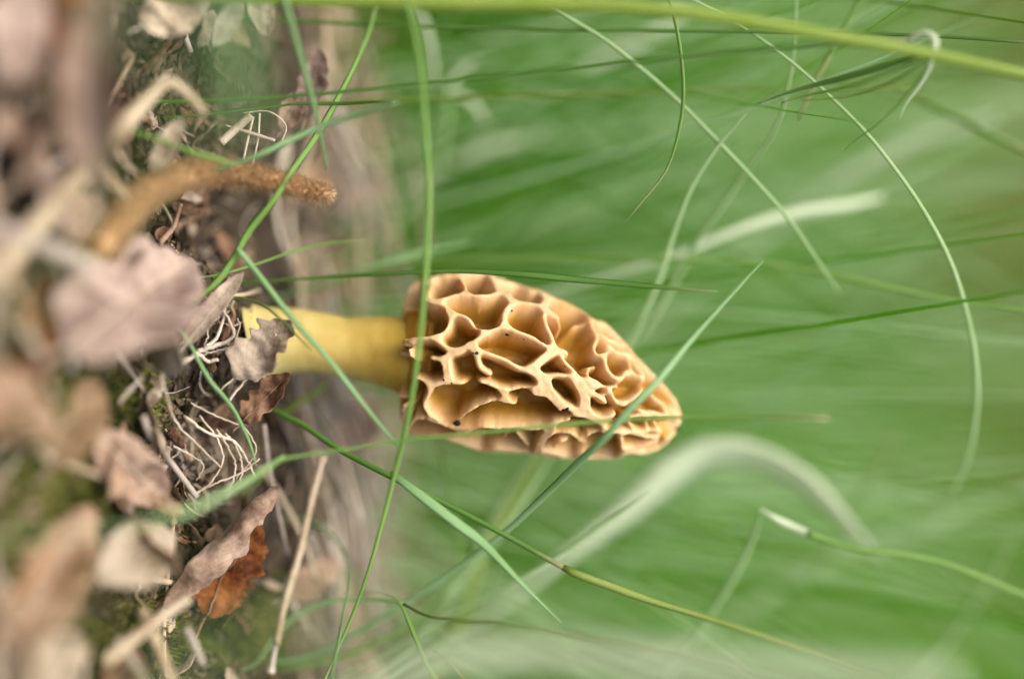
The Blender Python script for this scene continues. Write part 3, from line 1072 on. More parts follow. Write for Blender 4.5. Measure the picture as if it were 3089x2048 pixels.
# ------------------------------------------------------------------ straws, roots and twigs in the litter
def straw(label, pts, w, mat='straw', cat='straw', name='dry_straw', shape='stem', group=None, n=24, ground=False):
    P3 = [(GP(*p) if ground else PT(p[0], p[1], p[2] * (.35 if abs(p[2]) < 9 else 1))) for p in pts]
    path = spline(P3, n)
    px = FOCUS / FPX * K
    wt = w if isinstance(w, list) else [(0, w), (1, w * .8)]
    if name == 'root_fibre':
        wt = [(a, b * .72) for a, b in wt]
        r2 = random.Random(len(label) * 7)
        path = [p + Vector((r2.gauss(0, 1), r2.gauss(0, 1), r2.gauss(0, 1))) * .00006 for p in path]
    V, F, UV = sweep(path, lambda t: interp(wt, t) * px, shape, jitter=.04, seed=len(label))
    o = add(name, mesh(name, [v - path[0] for v in V], F, mat, UV), None, label, cat, group)
    o.location = path[0]
    return o


straw('wide bent straw slanting over the foreground litter', [(-20, 640, -46), (60, 545, -40), (210, 370, -30), (330, 240, -22), (382, 188, -19), (400, 192, -18), (440, 225, -17), (472, 265, -17)], [(0, 50), (.6, 40), (.75, 32), (1, 18)], 'straw')
straw('pale straw lying crosswise below the bent straw', [(-40, 515, -46), (80, 560, -40), (210, 615, -34)], 40, 'straw_grey')
straw('short straw stub beside the fuzzy stalk', [(235, 385, -24), (262, 425, -22), (290, 455, -20)], 26, 'straw')
straw('short cut straw lying among fine stems', [(510, 330, -3), (546, 297, -2), (580, 266, -2)], [(0, 20), (1, 19)], 'root')
straw('thin straw crossing the short cut straw', [(520, 290, -3), (570, 305, -2), (635, 325, -2)], [(0, 5), (.5, 9), (1, 6)], 'root')
straw('fine pale stem beside the short cut straw', [(585, 270, -1), (572, 325, -1), (560, 380, -1)], 6, 'root')
straw('second fine pale stem beside the short cut straw', [(600, 262, 0), (596, 320, 0), (582, 390, 0)], 5, 'root')
straw('looping fine stem beside the short cut straw', [(560, 262, 0), (620, 258, 1), (660, 290, 2), (650, 330, 2)], 4, 'root')
straw('straight grey twig below the root tuft', [(330, 960, -12), (350, 1010, -10), (400, 1075, -8), (455, 1148, -6)], [(0, 16), (1, 14)], 'straw_grey', cat='twig', name='twig')
straw('long pale straw leaning behind the rust orange leaf', [(748, 1050, 14), (720, 1150, 13), (690, 1280, 12), (655, 1400, 11), (638, 1490, 10)], [(0, 15), (1, 20)], 'straw')
straw('straw with a knob end continuing below the leaning straw', [(640, 1470, 10), (632, 1510, 11), (625, 1550, 12)], [(0, 14), (.8, 12), (1, 22)], 'straw_grey')
straw('straw forking off behind the leaning straw', [(600, 1080, 18), (650, 1150, 18), (700, 1250, 18), (730, 1340, 20)], 16, 'straw')
straw('thin straw beside the rolled pink tan leaf', [(610, 980, 10), (620, 1070, 12), (640, 1170, 12), (665, 1280, 14)], 11, 'straw_grey')
straw('diagonal straw in the mossy foreground', [(240, 1530, -24), (320, 1465, -20), (400, 1405, -17), (440, 1380, -16)], [(0, 34), (1, 22)], 'straw')
straw('short straw resting against the diagonal straw', [(270, 1475, -22), (300, 1520, -22), (340, 1580, -24)], 20, 'beige')
straw('blurred straw beyond the diagonal straw', [(330, 1410, -16), (360, 1480, -18), (400, 1580, -20)], 28, 'straw')
straw('stubby straw below the rust orange leaf', [(430, 1450, -14), (450, 1490, -15), (470, 1535, -16)], 18, 'straw_grey')
straw('reddish twig in the hollow under the fuzzy stalk', [(370, 560, -6), (400, 525, -5), (412, 490, -4), (418, 470, -4)], [(0, 14), (1, 9)], 'pink', cat='twig', name='twig')
straw('yellow dry stalk sticking out behind the morel stem', [(650, 955, 22), (700, 925, 20), (755, 888, 19)], [(0, 14), (1, 11)], 'yellow')

ROOTS = [([(455, 812, -6), (520, 790, -4), (540, 765, -4), (505, 700, -4)], [(0, 18), (.4, 13), (1, 6)], 'thick white root fibre kinked at its middle'),
         ([(470, 805, -5), (500, 780, -4), (515, 740, -3), (520, 690, -3), (528, 640, -3)], [(0, 12), (1, 6)], 'white root fibre rising along the slim pale dry leaf'),
         ([(465, 820, -5), (530, 800, -4), (552, 760, -3), (548, 735, -2)], 6, 'curved root fibre hooked at its end'),
         ([(380, 810, -8), (420, 830, -7), (460, 820, -6), (480, 835, -5), (505, 830, -5)], [(0, 8), (.6, 12), (1, 12)], 'knobbly white root fibre across the tuft'),
         ([(375, 850, -10), (420, 840, -9), (455, 815, -7)], [(0, 9), (1, 13)], 'pale root fibre at the left of the tuft'),
         ([(368, 820, -10), (380, 900, -9), (410, 980, -7), (470, 1040, -5), (510, 1080, -4)], [(0, 10), (1, 7)], 'long root fibre sweeping down the left of the tuft'),
         ([(425, 960, -7), (480, 1000, -5), (540, 1020, -3), (570, 1060, -2), (588, 1100, -2)], [(0, 8), (.5, 10), (1, 5)], 'pale fibre running to the lower tip of the tuft'),
         ([(440, 930, -6), (510, 965, -4), (560, 985, -3), (590, 1030, -2), (583, 1060, -2), (545, 1105, -2)], 6, 'bowed fibre on the outer side of the tuft'),
         ([(460, 960, -5), (500, 1010, -4), (515, 1060, -3), (490, 1110, -3), (450, 1145, -4)], 6, 'fibre looping back towards the grey twig'),
         ([(500, 990, -4), (530, 1040, -3), (545, 1080, -3), (530, 1130, -3)], 7, 'short forked fibre in the middle of the tuft'),
         ([(520, 1000, -4), (545, 1030, -3), (560, 1075, -3), (555, 1110, -3)], 6, 'second short fibre in the middle of the tuft'),
         ([(400, 1030, -8), (440, 1050, -6), (470, 1075, -5), (455, 1110, -5)], 5, 'thin fibre by the grey twig'),
         ([(450, 1140, -4), (500, 1115, -4), (560, 1090, -3), (600, 1060, -2)], 6, 'fibre closing the lower edge of the tuft'),
         ([(330, 870, -12), (300, 900, -13), (275, 930, -14)], [(0, 10), (1, 14)], 'stubby fibre left of the tuft'),
         ([(470, 700, -3), (480, 770, -3), (470, 800, -4)], 6, 'upright fibre behind the slim pale dry leaf'),
         ([(640, 770, -4), (590, 850, -3), (545, 905, -3), (530, 925, -3)], [(0, 4), (1, 9)], 'grey rootlet beside the crumpled leaf')]
for pts, w, lab in ROOTS:
    straw(lab, pts, w, 'root', cat='root fibre', name='root_fibre', n=30)

rnd = random.Random(4)
px1 = FOCUS / FPX * K
for q in range(170):           # fine fibres of the tuft and the hollow: look-alikes
    cx, cy = rnd.gauss(470, 60), rnd.gauss(1000, 70)
    if q % 3 == 0:
        cx, cy = rnd.gauss(470, 45), rnd.gauss(620, 80)
    if q % 7 == 0:
        cx, cy = rnd.gauss(570, 60), rnd.gauss(300, 50)
    a = rnd.uniform(.3, 2.4)
    pts, x, y = [], cx, cy
    ln = rnd.uniform(14, 34)
    for k in range(4):
        pts.append(GP(x, y, rnd.uniform(.3, 2.2)))
        a += rnd.uniform(-.8, .8)
        x, y = x + math.cos(a) * ln, y + math.sin(a) * ln
    path = spline(pts, 14)
    wd = rnd.uniform(2.5, 5.5) * px1
    V, F, UV = sweep(path, lambda t: wd * (1 - .5 * t), 'stem')
    o = add('root_fibre', mesh('root_fibre', [v - path[0] for v in V], F, rnd.choice(['root', 'straw', 'straw_grey', 'tan']), UV), None,
            'very fine dry fibre tangled in the dark litter', 'root fibre', 'fine dry fibres in the litter')
    o.location = path[0]

# look-alike leaves and straws that fill the litter
protos = []
for i, (mt, cu, be, se) in enumerate([('tan', .6, .4, .1), ('pink', .9, -.3, .18), ('grey', .5, .5, 0), ('brown', .8, .3, .15), ('mauve', .7, -.4, .1), ('beige', .9, .4, 0), ('tan', 1.2, .2, .2), ('rust', .7, .3, .15)]):
    me, rib, stk = leaf_mesh('fallen_leaf', .020, .012, mt, seed=50 + i, curl=cu, bend=be, crumple=.07, serr=se, nu=8, nv_=16)
    ra, sa = leaf_parts(rib, stk, RIBMAT[mt], .020)
    protos.append((mt, me, ra, sa))
DESC = {'tan': 'tan', 'pink': 'pinkish', 'grey': 'grey beige', 'brown': 'dark brown', 'mauve': 'mauve grey', 'beige': 'pale beige', 'rust': 'rust brown'}


def put_leaf(q, x, y, lift, sc, place, tilt=.35):
    mt, me, ra, sa = protos[q % len(protos)]
    o = add('fallen_leaf', me, None, f'{DESC[mt]} fallen leaf lying loose {place}', 'leaf', f'{DESC[mt]} fallen leaves {place}')
    o.location = (x, y, terrain(x, y) + lift)
    o.rotation_euler = (rnd.uniform(-tilt, tilt), rnd.uniform(-tilt, tilt), rnd.uniform(0, 6.28))
    o.scale = (sc, sc, sc)
    add('midrib', ra, o)
    add('leaf_stalk', sa, o)


for q in range(60):
    y = rnd.uniform(-.085, -.022)
    put_leaf(rnd.choice([0, 0, 1, 1, 2, 3, 4, 5, 6, 6]), rnd.uniform(-.062, .062), y, .0012, rnd.uniform(.45, .95), 'in the foreground litter', .45)
for q in range(150):
    y = rnd.gauss(-.012, .009)
    x = rnd.uniform(-.06, .06)
    if abs(x + .001) < .009 and y > -.010:
        continue
    put_leaf(rnd.choice([0, 2, 2, 3, 3, 4, 6, 3]), x, y, .0008, rnd.uniform(.18, .42), 'among the root tuft and twigs', .9)
for q in range(80):
    y = rnd.uniform(.018, .33)
    x = rnd.uniform(-.09, .09) * (1 + y)
    put_leaf(rnd.choice([0, 1, 1, 2, 4, 5, 6, 0]), x, y, .0012, rnd.uniform(.6, 1.3), 'behind the morel')


def put_straw(x, y, ln, yaw, lift, wd, mat, label, group, pitch=None):
    pts = []
    for k in range(4):
        t = k / 3 - .5
        xx, yy = x + math.cos(yaw) * ln * t + rnd.uniform(-.001, .001), y + math.sin(yaw) * ln * t + rnd.uniform(-.001, .001)
        pts.append(Vector((xx, yy, terrain(xx, yy) + lift + (0 if pitch is None else pitch * (t + .5) * ln))))
    path = spline(pts, 10)
    V, F, UV = sweep(path, lambda t: wd * (1 - .3 * t), 'stem', jitter=.06, seed=int(abs(x) * 1e6))
    look = {'straw': 'golden', 'straw_grey': 'weathered grey', 'beige': 'pale beige'}[mat]
    look += ' thick' if wd > .0011 else ' thin'
    o = add('dry_straw', mesh('dry_straw', [v - path[0] for v in V], F, mat, UV), None, look + ' ' + label, 'straw', look + ' ' + group)
    o.location = path[0]


for q in range(46):
    put_straw(rnd.uniform(-.06, .06), rnd.uniform(-.09, -.016), rnd.uniform(.010, .03), rnd.uniform(0, 3.14), rnd.uniform(.001, .004), rnd.uniform(.0006, .0016),
              rnd.choice(['straw', 'straw_grey', 'beige']), 'short dry straw lying loose in the foreground litter', 'straws in the foreground litter')
for q in range(210):
    y = rnd.uniform(.010, .26)
    put_straw(rnd.uniform(-.08, .08) * (1 + y), y, rnd.uniform(.02, .055), rnd.gauss(0, .6), rnd.uniform(.001, .008), rnd.uniform(.0007, .0015),
              rnd.choice(['straw', 'straw', 'straw_grey', 'beige']), 'dry straw lying on the leaf litter behind the morel', 'straws behind the morel', rnd.uniform(0, .3))

for q in range(60):
    put_straw(rnd.uniform(.004, .05), rnd.uniform(.010, .075), rnd.uniform(.018, .045), rnd.gauss(.1, .45), rnd.uniform(.001, .009), rnd.uniform(.0006, .0013),
              rnd.choice(['straw', 'beige', 'beige', 'straw_grey']), 'dry straw tangled under the lower side of the morel', 'straws under the lower side of the morel', rnd.uniform(0, .35))

# crumbs of leaf and soil: nobody could count them
rnd = random.Random(12)
V, F = [], []
for q in range(9000):
    y = rnd.choice([rnd.gauss(-.018, .012), rnd.uniform(-.09, .08)])
    x = rnd.uniform(-.065, .065)
    p = Vector((x, y, terrain(x, y) + rnd.uniform(-.0003, .0012)))
    s = rnd.uniform(.0003, .0012)
    u = Vector((rnd.gauss(0, 1), rnd.gauss(0, 1), rnd.gauss(0, .5))).normalized() * s * rnd.uniform(.6, 2.4)
    v = u.cross(Vector((rnd.gauss(0, 1), rnd.gauss(0, 1), rnd.gauss(0, 1)))).normalized() * s * .5
    w = u.cross(v).normalized() * s * .15
    k = len(V)
    V += [p - u - v, p + u - v * .4, p + u * .7 + v, p - u * .6 + v * 1.1, p + w]
    F += [(k, k + 1, k + 4), (k + 1, k + 2, k + 4), (k + 2, k + 3, k + 4), (k + 3, k, k + 4), (k + 3, k + 2, k + 1, k)]
add('litter_crumbs', mesh('litter_crumbs', V, F, 'crumb', smooth_=False), kind='stuff', label='crumbs of leaf and soil strewn over the ground')

# moss cushions: uncountable shoots
V, F = [], []
MOSS = [(120, 1000, 60, 70, 1500), (200, 1120, 60, 50, 700), (430, 1470, 150, 45, 2200), (60, 1250, 60, 90, 1000), (300, 960, 40, 40, 500), (600, 1470, 60, 30, 600), (90, 820, 30, 60, 300)]
for (mx_, my_, sx_, sy_, cnt) in MOSS:
    for _ in range(cnt):
        p = GP(rnd.gauss(mx_, sx_), rnd.gauss(my_, sy_), 0) if False else None
        c = (rnd.gauss(mx_, sx_), rnd.gauss(my_, sy_))
        # cheap ground point: plane through the cushion centre
        V_c = GP(mx_, my_)
        sc = .00007
        x = V_c.x + (c[1] - my_) * sc
        y = V_c.y + (c[0] - mx_) * sc * 1.4
        b = Vector((x, y, terrain(x, y, False) - .0003))
        d = Vector((rnd.gauss(0, .5), rnd.gauss(0, .5), 1)).normalized()
        h = rnd.uniform(.0012, .0034)
        s = d.cross(Vector((rnd.gauss(0, 1), rnd.gauss(0, 1), .1))).normalized() * rnd.uniform(.0002, .00045)
        k = len(V)
        V += [b - s, b + s, b + d * h * .6 + s * .8, b + d * h, b + d * h * .6 - s * .8]
        F += [(k, k + 1, k + 2, k + 3, k + 4)]
add('moss', mesh('moss', V, F, 'moss'), kind='stuff', label='olive green moss shoots between the fallen leaves')

# ------------------------------------------------------------------ grass blades one can tell apart
b_ = blade


def plant_root(label):
    o = bpy.data.objects.new('grass_shoot', None)
    C.objects.link(o)
    o.empty_display_size = .01
    o['label'] = label
    o['category'] = 'grass shoot'
    return o


BL = 'grass blade'
b_('grass_stalk', 'long thin green grass stem arching crosswise in front of the cap base', 'grass stalk',
   [(915, -60, -22), (940, 0, -21), (968, 120, -19), (982, 300, -15), (990, 420, -13), (985, 600, -12), (970, 780, -11), (945, 950, -9), (905, 1120, -5), (840, 1350, -1), (750, 1568, 2), (700, 1680, 3)],
   [(0, 13), (.3, 16), (.55, 14), (.75, 10), (1, 6)], 'fresh', 'stem', 's')
b_('grass_stalk', 'thick yellow green grass stalk standing upright beside the curled blade tip', 'grass stalk',
   [(500, -10, -14), (750, 0, -15), (1000, 6, -16), (1300, 10, -17), (1500, 20, -18), (1700, 45, -18), (1900, 80, -17), (2100, 116, -16), (2365, 172, -15), (2600, 235, -14)],
   [(0, 38), (.35, 42), (.6, 36), (1, 24)], 'yellow', 'stem', 's')
b_('grass_leaf', 'thin dark blade running close along the thick yellow green stalk', BL,
   [(700, 50, 14), (960, 62, 12), (1300, 70, 8), (1600, 72, 6), (1900, 76, 4), (2150, 84, 2), (2365, 98, 0), (2500, 110, 0)], [(0, 11), (.8, 10), (1, 7)], 'dark', 'blade', 's')
b_('grass_leaf', 'dark olive blade standing straight behind the forked seedling', BL,
   [(680, 240, 16), (800, 237, 16), (1000, 230, 18), (1200, 222, 18), (1500, 213, 20), (1900, 203, 24), (2100, 200, 26)], [(0, 12), (1, 9)], 'olive', 'blade', 's')
b_('grass_leaf', 'straight thin pale blade passing behind the thick stalk with a broken tip', BL,
   [(1200, -40, 6), (1310, 40, 7), (1400, 95, 7), (1540, 210, 8), (1660, 330, 8), (1800, 480, 10), (1880, 590, 14), (1938, 678, 17)], [(0, 12), (.6, 13), (1, 8)], 'pale', 'blade', 's')
b_('grass_leaf', 'thin curved blade bowed like a sickle with a fine dry tip', BL,
   [(1520, -60, 3), (1545, 0, 3), (1567, 90, 3), (1578, 200, 3), (1570, 290, 3), (1540, 390, 3), (1480, 470, 3), (1445, 512, 3)], [(0, 9), (.5, 11), (1, 2)], 'fresh', 'blade', 's')
b_('grass_leaf', 'very long pale blade bent in a wide half circle above the cap', BL,
   [(1540, -40, 6), (1600, 0, 6), (1690, 46, 6), (1760, 92, 6), (1830, 145, 5), (1900, 207, 4), (1990, 295, 3), (2060, 380, 3), (2130, 480, 4), (2190, 590, 6), (2225, 690, 9), (2250, 800, 12), (2259, 900, 15), (2250, 1000, 19), (2230, 1080, 23), (2185, 1170, 28)],
   [(0, 7), (.35, 11), (.7, 15), (.95, 13), (1, 3)], 'pale', 'blade', 's', roll=.3)
b_('grass_leaf', 'slender pale blade curving from the top and passing behind the morel cap', BL,
   [(1030, 1400, 34), (1090, 1300, 33), (1150, 1180, 32), (1220, 1065, 31), (1350, 930, 30), (1470, 790, 28), (1530, 700, 26), (1590, 590, 24), (1650, 500, 21), (1720, 400, 18), (1790, 300, 13), (1815, 220, 11), (1832, 130, 10), (1838, 0, 10), (1835, -90, 10)],
   [(0, 20), (.6, 18), (.8, 10), (1, 7)], 'pale', 'blade', 's')
b_('grass_leaf', 'pale blade with a folded edge ending in a sharp tip behind the cap', BL,
   [(1180, 1200, 26), (1300, 1010, 25), (1400, 880, 24), (1460, 780, 22), (1520, 655, 18), (1550, 560, 15), (1590, 450, 11), (1650, 350, 8), (1724, 263, 5)], [(0, 18), (.6, 17), (.9, 13), (1, 2)], 'pale', 'blade', 's', roll=.6)
b_('grass_leaf', 'green blade crossing behind the thick stalk with a blunt tip', BL,
   [(2010, -60, 12), (1982, 0, 12), (1945, 71, 12), (1888, 178, 12), (1843, 278, 12)], [(0, 13), (.6, 15), (1, 8)], 'fresh', 'blade', 's')
# the curled blade: one plant with several blades
cb = bpy.data.objects.new('curled_grass_shoot', None)
C.objects.link(cb)
cb.empty_display_size = .01
cb['label'] = 'grass shoot with a whitish curled tip hooked round the thick stalk'
cb['category'] = 'grass shoot'
b_('shoot_stalk', None, None, [(1400, 150, -8), (1700, 120, -9), (1900, 104, -10), (2050, 98, -10), (2105, 92, -10)], [(0, 10), (1, 12)], 'dark', 'blade', 's', parent=cb)
b_('curl', None, None, [(2095, 95, -10), (2112, 84, -11), (2136, 76, -12), (2156, 88, -13), (2158, 110, -13), (2150, 140, -11), (2142, 170, -8), (2122, 205, -6), (2095, 240, -5), (2078, 276, -4)],
   [(0, 16), (.3, 22), (.5, 16), (.8, 12), (1, 3)], 'whitish', 'blade', roll=.5, twist=1.5, parent=cb)
b_('leaf_blade', None, None, [(2150, 118, -12), (2100, 136, -9), (2040, 155, -7), (1960, 178, -5), (1880, 198, -3), (1810, 218, -2), (1750, 240, -1)], [(0, 8), (.3, 20), (.6, 16), (1, 3)], 'dark', 'blade', roll=.2, parent=cb)
b_('leaf_blade', None, None, [(2148, 125, -11), (2080, 158, -8), (2000, 190, -6), (1930, 208, -4), (1860, 222, -2), (1805, 238, -1)], [(0, 6), (.4, 13), (1, 4)], 'fresh', 'blade', roll=.2, parent=cb)
b_('leaf_blade', None, None, [(2146, 135, -11), (2070, 185, -7), (1990, 215, -5), (1920, 228, -4), (1850, 232, -3)], [(0, 4), (.4, 7), (1, 3)], 'olive', 'blade', parent=cb)
b_('leaf_blade', None, None, [(2150, 130, -12), (2128, 180, -8), (2085, 232, -6), (2030, 285, -4), (1985, 318, -2), (1952, 346, 0)], [(0, 8), (.4, 13), (1, 3)], 'fresh', 'blade', roll=.5, parent=cb)

b_('grass_leaf', 'broad pale blurred blade with a rounded tip hanging behind the cap', BL,
   [(1200, 690, 34), (1350, 655, 33), (1480, 615, 31), (1565, 590, 30), (1640, 558, 30), (1750, 516, 31), (1850, 490, 33), (1950, 476, 36), (2040, 456, 40)], [(0, 10), (.45, 20), (.7, 34), (.9, 32), (1, 12)], 'whitish', 'blade', 's', roll=.3)
b_('grass_leaf', 'long bright green blade rising behind the cap and leaning away at its tip', BL,
   [(760, 650, 34), (900, 612, 32), (1100, 600, 28), (1300, 597, 25), (1500, 599, 22), (1700, 604, 19), (1800, 612, 18), (1950, 641, 16), (2100, 672, 14), (2200, 692, 13), (2365, 716, 11), (2560, 750, 10)],
   [(0, 18), (.5, 15), (.75, 22), (1, 9)], 'fresh', 'blade', 's', roll=.4)
b_('grass_leaf', 'dark green pointed blade lying along the upper edge of the cap', BL,
   [(600, 650, 10), (770, 638, 8), (900, 632, 5), (1050, 625, 2), (1200, 632, 0), (1350, 646, -1), (1500, 660, -2), (1600, 669, -3), (1656, 673, -3)], [(0, 10), (.4, 13), (.65, 22), (.85, 17), (1, 2)], 'dark', 'blade', 's', roll=.5)
b_('grass_leaf', 'bright blade crossing in front of the cap near its tip', BL,
   [(935, 1392, 14), (1000, 1352, 12), (1150, 1243, 8), (1250, 1152, 3), (1350, 1055, -5), (1400, 1008, -9), (1460, 940, -10), (1520, 880, -9), (1600, 782, -6), (1700, 670, -4), (1762, 604, -3)],
   [(0, 16), (.3, 19), (.5, 23), (.75, 20), (.95, 9), (1, 2)], 'teal', 'blade', 's', roll=.5)
pw = plant_root('wiry green grass shoot stretched across the lower side of the cap')
b_('stem', None, None,
   [(560, 1130, -30), (610, 1090, -18), (655, 1058, -11), (700, 1052, -10), (860, 1028, -9), (950, 1015, -9), (1100, 1000, -9), (1300, 980, -9), (1450, 969, -9), (1570, 964, -10), (1700, 963, -12), (1820, 965, -15), (1912, 967, -17)],
   [(0, 9), (.3, 7), (.6, 10), (.85, 13), (1, 8)], 'fresh', 'stem', None, parent=pw)
b_('leaf_blade', None, None,
   [(300, 1215, -44), (360, 1200, -38), (440, 1178, -32), (520, 1140, -22), (590, 1098, -14), (640, 1064, -10), (658, 1054, -10)], [(0, 6), (.4, 20), (.8, 18), (1, 11)], 'pale', 'blade', 's', parent=pw)
ps = plant_root('sturdy forked grass shoot leaning in front of the morel stem')
b_('leaf_blade', None, None,
   [(548, 572, -5), (575, 605, -5), (610, 650, -6), (680, 740, -7), (760, 830, -8), (830, 920, -8), (890, 995, -7), (922, 1034, -6)], [(0, 17), (.3, 17), (.7, 14), (1, 7)], 'teal', 'blade', None, roll=.3, parent=ps)
b_('stem', None, None,
   [(545, 590, -4), (575, 535, -4), (635, 459, -5), (677, 392, -4), (730, 317, -2), (781, 228, 2), (830, 130, 8), (860, 50, 12), (880, -40, 14)], [(0, 20), (.4, 20), (.7, 14), (1, 8)], 'fresh', 'blade', 's', roll=.3, parent=ps)
pj = plant_root('dark jointed grass shoot slanting below the cap with yellowish sheath and blue green leaf')
b_('stem', None, None,
   [(600, 930, 14), (640, 952, 10), (700, 982, 7), (780, 1036, 3), (900, 1099, 0), (1000, 1149, -1), (1100, 1200, -2), (1200, 1254, -2), (1310, 1316, -2)], [(0, 17), (.5, 17), (1, 15)], 'dark', 'stem', 's', parent=pj)
b_('leaf_sheath', None, None,
   [(1300, 1310, -2), (1330, 1325, -2), (1400, 1350, 0), (1500, 1386, 4), (1650, 1432, 9), (1800, 1482, 14), (1960, 1542, 18), (2100, 1600, 22)], [(0, 18), (.06, 25), (.5, 17), (1, 12)], 'olive', 'stem', parent=pj)
b_('leaf_blade', None, None,
   [(900, 1092, 0), (930, 1112, -2), (980, 1150, -3), (1060, 1212, -4), (1120, 1258, -4), (1200, 1342, -4), (1260, 1402, -3), (1298, 1438, -3)], [(0, 16), (.2, 30), (.45, 30), (.7, 15), (1, 2)], 'teal', 'flat', roll=.3, parent=pj)
b_('grass_leaf', 'grooved pale blade pointing up beneath the cap', BL,
   [(960, 1470, 22), (1040, 1420, 21), (1150, 1368, 19), (1300, 1280, 16), (1400, 1208, 14), (1460, 1165, 12), (1502, 1132, 11)], [(0, 9), (.5, 12), (.8, 20), (1, 4)], 'pale', 'blade', 's', roll=.8)
b_('grass_leaf', 'very broad pale blade arching over in a blurred bow', BL,
   [(1080, 1460, 52), (1200, 1370, 50), (1330, 1270, 48), (1450, 1180, 46), (1560, 1085, 44), (1640, 1045, 43), (1740, 1052, 42), (1840, 1100, 41), (1920, 1172, 40), (1990, 1245, 39), (2040, 1300, 38)], [(0, 16), (.25, 40), (.5, 130), (.8, 90), (1, 10)], 'whitish', 'flat', 's', roll=.8)
b_('grass_leaf', 'pale blade bending right out of the frame below the broad bow', BL,
   [(1700, 1420, 70), (1850, 1330, 68), (2000, 1260, 66), (2120, 1225, 64), (2250, 1170, 62), (2400, 1120, 60)], [(0, 30), (.6, 50), (1, 20)], 'pale', 'flat', 's', roll=.2)
fb = bpy.data.objects.new('folded_grass_leaf', None)
C.objects.link(fb)
fb.empty_display_size = .01
fb['label'] = 'folded grass leaf with a whitish crease bending from pale to green'
fb['category'] = 'grass leaf'
b_('leaf_base', None, None, [(1540, 1560, 30), (1600, 1482, 27), (1645, 1410, 25), (1700, 1322, 22), (1740, 1240, 19), (1757, 1176, 16)], [(0, 18), (.6, 22), (1, 9)], 'pale', 'blade', 's', parent=fb, roll=.4)
b_('crease', None, None, [(1755, 1174, 16), (1785, 1192, 15), (1825, 1212, 15), (1880, 1236, 14)], [(0, 6), (.5, 24), (1, 20)], 'whitish', 'blade', parent=fb, roll=.3)
b_('leaf_blade', None, None, [(1865, 1230, 14), (1920, 1250, 14), (2000, 1270, 14), (2100, 1281, 15), (2200, 1306, 16), (2365, 1372, 18), (2480, 1420, 20)], [(0, 20), (.4, 21), (1, 18)], 'fresh', 'blade', parent=fb, roll=.3)
pn = plant_root('small branching grass shoot with a green node beneath the jointed shoot')
b_('leaf_blade', None, None,
   [(930, 1394, 4), (1000, 1424, -4), (1150, 1440, -10), (1300, 1460, -14), (1500, 1492, -18), (1750, 1545, -22), (1900, 1590, -25)], [(0, 9), (1, 9)], 'olive', 'blade', parent=pn)
b_('grass_leaf', 'broad pale foreground blade out of focus below the jointed stem', BL,
   [(760, 1640, -60), (900, 1560, -62), (1050, 1515, -64), (1250, 1510, -66), (1500, 1530, -72), (1800, 1550, -78), (2200, 1575, -84)], [(0, 30), (.5, 66), (1, 50)], 'whitish', 'flat', 's')
b_('grass_leaf', 'teal blade hanging steeply below the rust leaf straws', BL,
   [(800, 1370, 8), (790, 1420, 4), (775, 1500, -4), (755, 1600, -10)], [(0, 10), (.5, 20), (1, 16)], 'teal', 'blade', 's')
b_('leaf_blade', None, None,
   [(600, 1520, 16), (650, 1450, 16), (700, 1412, 15), (770, 1388, 13), (850, 1384, 11), (930, 1392, 8)], [(0, 8), (.4, 15), (1, 10)], 'pale', 'blade', 's', parent=pn)
b_('stem', None, None,
   [(1010, 1600, -8), (985, 1530, -4), (960, 1470, 0), (930, 1400, 5), (900, 1375, 8), (840, 1365, 10)], [(0, 14), (.5, 17), (1, 10)], 'fresh', 'blade', 's', parent=pn)
b_('grass_leaf', 'short green shoot standing next to the node shoot', BL,
   [(1080, 1600, -6), (1065, 1560, -4), (1030, 1520, -2), (1000, 1500, 0)], [(0, 20), (1, 8)], 'olive', 'blade', 's')
b_('grass_leaf', 'narrow blue green blade growing out of the root tuft', BL,
   [(446, 808, -6), (450, 818, -6), (485, 880, -5), (513, 912, -4), (542, 951, -3), (570, 1008, -2), (580, 1035, -2), (592, 1076, -2)], [(0, 10), (.3, 13), (.8, 10), (1, 4)], 'teal', 'blade', 's')
b_('grass_leaf', 'pale glaucous blade pointing up from the short cut straw', BL,
   [(480, 400, -8), (590, 362, -10), (680, 320, -9), (740, 294, -9), (820, 266, -11), (880, 248, -13), (918, 238, -14)], [(0, 10), (.5, 18), (.9, 15), (1, 8)], 'teal', 'blade', 's', roll=.3)
b_('grass_leaf', 'dark slender blade meeting the pale glaucous blade at its tip', BL,
   [(640, 246, 0), (690, 240, 0), (780, 240, 0), (860, 236, -2), (912, 236, -4)], [(0, 6), (.5, 10), (1, 5)], 'dark', 'blade', 's')
b_('grass_leaf', 'teal blade drooping from above beside the upright leaf', BL,
   [(630, -60, -16), (655, 0, -16), (690, 120, -14), (712, 200, -12), (735, 290, -9), (755, 390, -6)], [(0, 20), (.6, 16), (1, 6)], 'teal', 'blade', 's')
b_('grass_leaf', 'wide veil like blurred blade close in front of the litter', BL,
   [(480, -120, -95), (520, 0, -95), (540, 120, -92), (560, 230, -90), (575, 330, -88)], [(0, 60), (.6, 70), (1, 20)], 'teal', 'flat', 's')
b_('grass_leaf', 'short green blade lying above the fuzzy stalk', BL,
   [(400, 335, -14), (440, 350, -13), (500, 368, -12), (555, 382, -10)], [(0, 8), (.5, 16), (1, 4)], 'fresh', 'blade', 's')
sg = bpy.data.objects.new('forked_seedling', None)
C.objects.link(sg)
sg.empty_display_size = .01
sg['label'] = 'small pale forked seedling with two stubby leaves behind the long thin stem'
sg['category'] = 'seedling'
b_('seedling_stem', None, None, [(950, 480, 48), (1010, 400, 46), (1030, 320, 44), (1036, 240, 42), (1040, 205, 42)], [(0, 12), (1, 16)], 'pale', 'stem', 's', parent=sg)
